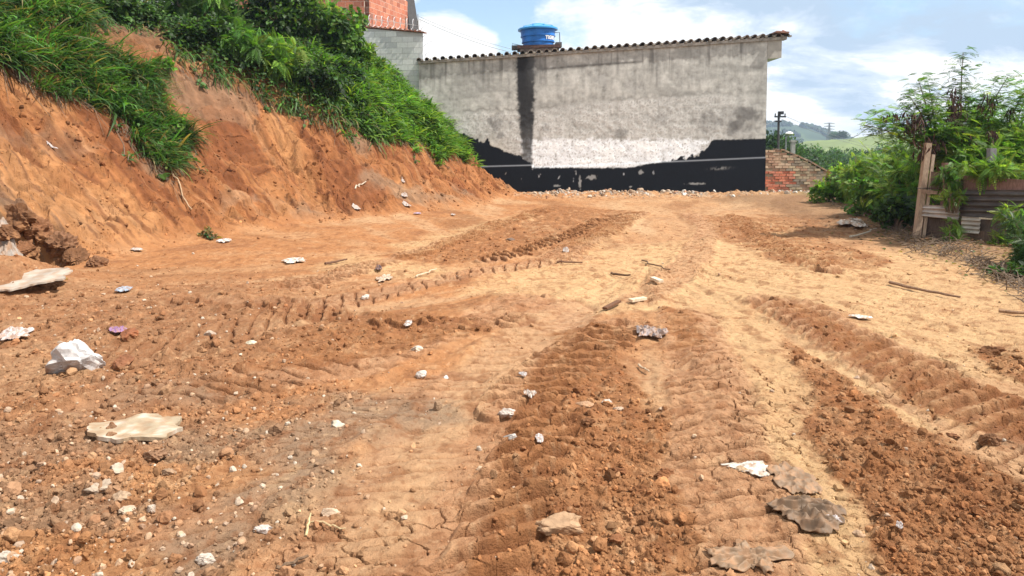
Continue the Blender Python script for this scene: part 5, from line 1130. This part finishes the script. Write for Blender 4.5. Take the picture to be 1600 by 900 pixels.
def gb(u, v, dz=-.05): p = gp(u, v); return (p.x, p.y, H(p.x, p.y) + dz)
def xb(u, Y_): x_ = ray(u, 300)[0] * Y_; return (x_, Y_, H(float(x_), float(Y_)) - .05)
G2 = 'shrubs along the right edge'
shrub('shrub', 'leafy green shrub against the crumbling brick wall', xb(1318, 20.0), (.85, .9, .62), BROAD, 2600, 'bright', .10, G2, 10, seed=21, mixc=('lime', .4))
shrub('shrub', 'bright shrub with light tips behind the mixed thicket', xb(1360, 18.5), (.9, .9, .85), PINN, 2600, 'bright', .16, G2, 11, seed=22, mixc=('lime', .5))
shrub('shrub', 'feathery light green shrub left of the leaning post', xb(1405, 15.6), (.72, .8, .85), PINN, 2200, 'lime', .17, G2, 10, seed=23, mixc=('mid', .5))
shrub('shrub', 'dark green shrub low at the foot of the leaning post', xb(1398, 13.6), (.42, .45, .42), BROAD, 1500, 'dark', .09, G2, 9, seed=24, mixc=('mid', .4))
shrub('shrub', 'tangled dark shrub in the middle of the thicket', xb(1372, 16.0), (.70, .8, .60), BROAD, 2200, 'mid', .09, G2, 10, seed=25, mixc=('bright', .5))
shrub('shrub', 'pale leaved small shrub nearest the brick wall', xb(1296, 22.5), (.5, .5, .38), BROAD, 900, 'bright', .11, G2, 7, seed=26, mixc=('dry', .15))
shrub('shrub', 'dense shrub between thicket and scrap fence', xb(1420, 14.6), (.50, .6, .85), PINN, 1900, 'bright', .14, G2, 10, seed=27, mixc=('lime', .4))
shrub('shrub', 'feathery weed climbing over the corrugated patch', tuple(onf(1486, 388, -.35)), (.13, .2, .26), PINN, 110, 'bright', .13, G2, 8, seed=28, mixc=('lime', .4))
shrub('shrub', 'lime green fronds hanging over the upper boards', tuple(onf(1560, 276, .1)), (.75, .3, .15), PINN, 620, 'lime', .16, G2, 12, seed=29, mixc=('bright', .4))
shrub('shrub', 'fronds sprouting in front of the dark corrugated sheet', tuple(onf(1578, 345, -.3)), (.16, .2, .13), PINN, 90, 'bright', .13, G2, 6, seed=30, mixc=('lime', .4))
shrub('shrub', 'dark shrub cut by the right edge of the view', xb(1622, 9.4), (.36, .5, .44), PINN, 900, 'mid', .14, G2, 10, seed=31, mixc=('dark', .4))
shrub('shrub', 'vine leaves draped over the board left of the dark sheet', tuple(onf(1488, 318, -.2)), (.17, .2, .15), PINN, 110, 'bright', .12, G2, 8, seed=32, mixc=('lime', .4))
shrub('shrub', 'yellowish fronds in front of the lower planks', tuple(onf(1558, 385, -.35)), (.18, .2, .09), PINN, 60, 'lime', .13, G2, 5, seed=33)
shrub('shrub', 'bushy mass behind the scrap fence', xb(1570, 15.5), (1.5, .9, 1.35), PINN, 4200, 'bright', .19, G2, 20, seed=34, mixc=('mid', .4))
shrub('shrub', 'overhanging feathery shrub filling the corner of the scrap fence', tuple(onf(1612, 395, -.5)), (.24, .3, .30), PINN, 420, 'mid', .14, G2, 10, seed=37, mixc=('bright', .4))
shrub('shrub', 'low weeds at the right edge beside the fence foot', xb(1606, 8.9), (.30, .4, .16), BROAD, 420, 'dark', .06, G2, 7, seed=35, mixc=('mid', .5))
shrub('shrub', 'background shrub between post and pod tree', xb(1465, 15.2), (.6, .6, .9), BROAD, 2000, 'mid', .09, G2, 12, seed=36, mixc=('dark', .4))
# dry litter along the fence foot
mb = MB(); rr = random.Random(9)
for i in range(520):
    if i % 3: u = rr.uniform(1400, 1640); v = np.interp(u, [1400, 1500, 1640], [372, 398, 470]) + rr.gauss(2, 8)
    else: u = rr.uniform(1290, 1420); v = np.interp(u, [1290, 1340, 1420], [318, 345, 376]) + rr.gauss(0, 5)
    p = gp(u, v); an = rr.uniform(0, 6.3); L = rr.uniform(.06, .45) ; z0 = H(p.x, p.y); q = Vector((math.cos(an) * L, math.sin(an) * L, rr.uniform(-.01, .16)))
    mb.tube([Vector((p.x, p.y, z0 + .01)), Vector((p.x, p.y, z0 + .03)) + q * .5 + Vector((0, 0, rr.uniform(0, .04))), Vector((p.x, p.y, z0 + .01)) + q], [.006, .005, .003], 4, rr.choice([(.25, .17, .1), (.16, .11, .07), (.36, .28, .18), (.10, .07, .05)]), cap=False)
tag(mb.build('dry_twigs', M_bark), 'dry twigs littering the foot of the shrubs and scrap fence', 'twigs', kind='stuff')
x_ = rng.uniform(5.4, 8, 2600); y_ = rng.uniform(7.5, 15, 2600); kx = (x_ - 6.7 - (y_ - 11) * .15) > rng.normal(-.1, .45, 2600) - .25; x_, y_ = x_[kx], y_[kx]; z_ = H(x_, y_); n_ = len(x_); parts = []
dcol = np.array([(.22, .13, .07), (.30, .20, .11), (.13, .08, .05), (.10, .14, .04)])[rng.integers(0, 4, n_)]
add_leaves(parts, BROAD, np.stack([x_, y_, z_ + .01], 1), np.stack([rng.normal(size=n_), rng.normal(size=n_), rng.normal(0, .2, n_)], 1), np.stack([rng.normal(0, .3, n_), rng.normal(0, .3, n_), np.ones(n_)], 1), rng.uniform(.025, .07, n_), dcol)
tag(join(parts, 'leaf_litter', M_leaf), 'dead leaves littering the ground along the scrap fence', 'leaf litter', kind='stuff')
sheet('plaster_fragments', 1330, 352, 34, 0, (.62, .58, .52), 'pale torn sacking at the foot of the shrubs', 'sacking', seed=131, crump=.12, yext=.9, cut=1.)

# ------------------------------------------------------------------ beyond: pole, trees, hills
def utility_pole(u, vt, Y_, name='utility_pole', label='', h=9.0):
    p = at(u, vt, Y_); root = empty(name, (p.x, Y_, p.z - h)); tag(root, label, 'utility pole')
    mb = MB(); mb.tube([(0, 0, 0), (0, 0, h)], [.10, .07], 10, (.11, .10, .095)); mb.build('pole', M_metal_d, root)
    mb = MB(); mb.box((.05, -.12, h - .35), (.72, .1, .1)); mb.box((-.08, -.12, h - .65), (.42, .1, .1)); 
    for q in (-.27, .05, .36): mb.tube([(q, -.12, h - .3), (q, -.12, h - .14)], .04, 6)
    mb.box((.16, -.06, h - .1), (.22, .2, .2)); mb.build('crossarm', M_dark, root); return p
pp = utility_pole(1217, 174, 48, label='concrete utility pole with crossarms beyond the brick wall')
mb = MB()
def wire(mb, A, B, sag, r):
    A, B = Vector(A), Vector(B); mb.tube([A.lerp(B, i / 16) + Vector((0, 0, -sag * 4 * (i / 16) * (1 - i / 16))) for i in range(17)], r, 4, (.25, .25, .27))
for o_ in (-.4, .3): wire(mb, pp + Vector((o_, -.2, -.3)), at(1470, 240, 75) + Vector((o_, 0, 0)), .8, .012)
wire(mb, pp + Vector((0, 0, -.5)), at(1100, 200, 40), .4, .014)
tag(mb.build('power_line', M_metal), 'power lines running right from the utility pole across the valley', 'power line')
mb = MB(); wire(mb, at(655, 30, 27.5), at(860, 92, 34), .25, .010); wire(mb, at(655, 26, 27.5), at(862, 88, 34), .22, .008)
tag(mb.build('power_line', M_metal), 'thin cables in the sky between brick house and blue tank', 'power line')
# street lamp head near the pole, small post
lp = at(1232, 210, 44); root = empty('street_lamp', (lp.x, 44, lp.z - 5)); tag(root, 'small white street lamp right of the utility pole', 'street lamp')
mb = MB(); mb.tube([(-.15, 0, 0), (-.15, 0, 4.8), (0, 0, 5.0)], .05, 6, (.3, .3, .3)); mb.build('pole', M_metal, root)
mb = MB(); mb.lathe([(.04, -.02), (.22, .02), (.24, .06), (.14, .14), (.04, .17)], (0.05, 0, 5), 14, (.75, .75, .75)); mb.build('lamp_head', M_white, root)
cp = at(1239, 222, 40); root = empty('gate_post', (cp.x, 40, cp.z - 4)); tag(root, 'short concrete post behind the brick wall', 'post'); mb = MB(); mb.box((0, 0, 2), (.2, .2, 4)); mb.box((0, 0, 4.05), (.3, .26, .1)); mb.build('shaft', M_concrete, root)
# pylon
py = at(1296, 192, 420); zb2 = float(hill_h(np.array(py.x), np.array(420.))); hgt = py.z - zb2
root = empty('transmission_tower', (py.x, 420, zb2)); tag(root, 'lattice transmission tower on the green hill', 'transmission tower')
mb = MB(); w0 = hgt * .12
for a in (-1, 1):
    for b in (-1, 1): mb.tube([(a * w0, b * w0, 0), (a * w0 * .3, b * w0 * .3, hgt * .6), (a * w0 * .15, b * w0 * .15, hgt)], .16, 4, (.3, .3, .32))
for i in range(9):
    z0, z1 = hgt * i / 9, hgt * (i + 1) / 9; f0, f1 = [w0 * np.interp(q, [0, hgt * .6, hgt], [1, .3, .15]) for q in (z0, z1)]
    for b in (-1, 1): mb.tube([(-f0, b * f0, z0), (f1, b * f1, z1)], .10, 4); mb.tube([(f0, b * f0, z0), (-f1, b * f1, z1)], .10, 4)
mb.build('lattice', M_metal, root); mb = MB()
for q in (.97, .82, .67): mb.tube([(-hgt * .28, 0, hgt * q), (hgt * .28, 0, hgt * q)], .16, 4); mb.tube([(-hgt * .28, 0, hgt * q), (0, 0, hgt * (q + .04))], .1, 4); mb.tube([(hgt * .28, 0, hgt * q), (0, 0, hgt * (q + .04))], .1, 4)
mb.build('crossarm', M_metal, root)
# trees of the valley: three source trees, then copies
def far_tree(name, h, w, green, n, ls, seed):
    root = empty(name, (0, 0, 0)); r_ = np.random.default_rng(seed); cc = r_.normal(size=(14, 3)); cc /= np.linalg.norm(cc, axis=1, keepdims=True); cc = cc * r_.uniform(.2, .75, (14, 1)) * np.array([w / 2, w / 2, h * .32]) + np.array([0, 0, h * .64]); cr = r_.uniform(.16, .30, 14) * w
    k = rng.integers(0, 14, n); d = rng.normal(size=(n, 3)); d /= np.linalg.norm(d, axis=1, keepdims=True); pts = cc[k] + d * (cr[k] * rng.uniform(.5, 1.05, n))[:, None]
    parts = []; add_leaves(parts, KITE, pts, d + rng.normal(0, .6, (n, 3)), d + np.array([0, 0, .8]) + rng.normal(0, .4, (n, 3)), ls * np.exp(rng.normal(0, .25, n)), lcol(n, GREENS[green], .25) * np.exp(r_.normal(0, .25, 14))[k][:, None])
    join(parts, 'crown', M_leaf, root); mb = MB(); mb.tube([(0, 0, -.5), (.05 * h, 0, h * .3), (0, 0, h * .62)], [h * .03, h * .024, h * .012], 7)
    for q in cc[:6]: mb.tube([(0, 0, h * .35), tuple(q)], [h * .014, h * .004], 5)
    mb.build('trunk', M_bark, root); return root
def copy_tree(src):
    c = src.copy(); COL.objects.link(c)
    for ch in list(src.children): d = ch.copy(); COL.objects.link(d); d.parent = c
    return c
srcs = [far_tree('tree', 7, 6, 'dark', 3000, .42, 1), far_tree('tree', 7, 7, 'blue', 3000, .42, 2), far_tree('tree', 7, 6.5, 'mid', 3000, .42, 3)]
spots = [(1206, 210, 60, .9, 0, 'dark tree close against the right edge of the grey house'), (1228, 224, 64, .7, 2, 'rounded tree behind the utility pole'), (1249, 234, 70, .7, 0, 'dark tree behind the short concrete post'), (1264, 236, 88, .7, 1, 'blue green tree above the sloping wall top'),
         (1281, 243, 80, .7, 2, 'mid green tree over the lower wall end'), (1298, 243, 90, .8, 1, 'broad tree left of the thicket'), (1310, 250, 76, .7, 0, 'dark tree touching the thicket'), (1330, 240, 110, .8, 2, 'pale tree low on the green hill'), (1302, 236, 150, .7, 1, 'small tree at the hill foot'),
         (1275, 254, 62, .6, 0, 'nearest dark tree right behind the brick wall'), (1348, 236, 120, .8, 0, 'dark tree behind the bright shrub'), (1216, 234, 56, .6, 0, 'low dark tree at the base of the utility pole'), (1300, 262, 55, .55, 2, 'bushy tree beside the wall end'), (1376, 232, 130, .9, 1, 'tree behind the thicket on the hillside')]
for i, (u, v, Y_, sc_, k, lb) in enumerate(spots):
    o = srcs[k] if not any(s_[4] == k for s_ in spots[:i]) else copy_tree(srcs[k]); p = at(u, v, Y_); o.location = (p.x, Y_, p.z - 7 * .93 * sc_ * 1.0); o.scale = (sc_,) * 3; o.rotation_euler = (0, 0, i * 1.3); tag(o, lb, 'tree', 'valley trees beyond the wall')
for i, (u, v, Y_, sc_, k, lb) in enumerate(((1302, 205, 400, .9, 1, 'small lone tree beside the transmission tower'), (1317, 205, 400, 1.15, 0, 'lone flat tree on the green hill crest'), (1312, 207, 400, .8, 0, 'tiny tree left of the lone crest tree'), (1420, 209, 380, .8, 1, 'lone tree on the crest behind the pod tree'))):
    o = copy_tree(srcs[k]); x_ = ray(u, v)[0] * Y_; o.location = (x_, Y_, float(hill_h(np.array(x_), np.array(float(Y_)))) - 1.5 * sc_); o.scale = (sc_, sc_, sc_ * .85); tag(o, lb, 'tree', 'lone trees on the hill crest')
# wood on the far blue ridge
xs_ = rng.uniform(200, 470, 4200); ysf = rng.uniform(760, 960, 4200); nn = fbm(xs_ * .01, ysf * .01, 130, 3); kx = nn > -.05; xs_, ysf = xs_[kx], ysf[kx]; zs_ = hill_h(xs_, ysf); parts = []
n_ = len(xs_); V, F = scatter(rockV(77, ICO1, .3, 3), ICO1[1], rot_rand(n_, .5), np.stack([rng.uniform(1.8, 3.6, n_), rng.uniform(1.8, 3.6, n_), rng.uniform(3, 6, n_)], 1), np.stack([xs_, ysf, zs_ + 2], 1))
tag(mk('forest', V, F, M_hill, None, np.repeat(lcol(n_, (.03, .05, .02)), len(ICO1[0]), 0)), 'dark wood covering the far blue ridge', 'forest', kind='stuff')
# red roofed house behind the pod tree
hp = at(1604, 262, 38); root = empty('cottage', (hp.x, 38, hp.z - 1.5)); tag(root, 'low house with orange tiled roof glimpsed at the right edge', 'house')
mb = MB(); mb.box((2.2, 1.5, .4), (6, 4, 2.4), None, (.22, .23, .27)); mb.build('wall', M_paint, root); mb = MB()
mb.add([(-1.0, -.9, 1.6), (5.4, -.9, 1.6), (5.0, 1.5, 2.7), (-.6, 1.5, 2.7), (-1, 3.9, 1.6), (5.4, 3.9, 1.6)], [(0, 1, 2, 3), (3, 2, 5, 4), (0, 3, 4), (1, 5, 2), (0, 4, 5, 1)], (.45, .20, .12)); mb.build('roof', M_tile, root)
# haze box
def haze():
    mb = MB(); x0, x1, y0, y1, z0, z1 = -2800, 2800, -60, 1210, -62, 36
    mb.box(((x0 + x1) / 2, (y0 + y1) / 2, (z0 + z1) / 2), (x1 - x0, y1 - y0, z1 - z0))
    m = bpy.data.materials.new('haze_air'); m.use_nodes = True; t = m.node_tree; t.nodes.clear(); q = NG(t); out = q.n('ShaderNodeOutputMaterial')
    v = q.n('ShaderNodeVolumePrincipled'); v.inputs['Color'].default_value = (.62, .78, 1.0, 1); v.inputs['Density'].default_value = .0005; v.inputs['Anisotropy'].default_value = .3
    q.l(v.outputs[0], out.inputs['Volume']); o = mb.build('haze', m); tag(o, kind='stuff'); o['label'] = 'thin blue haze over the valley'; o['category'] = 'haze'
haze()
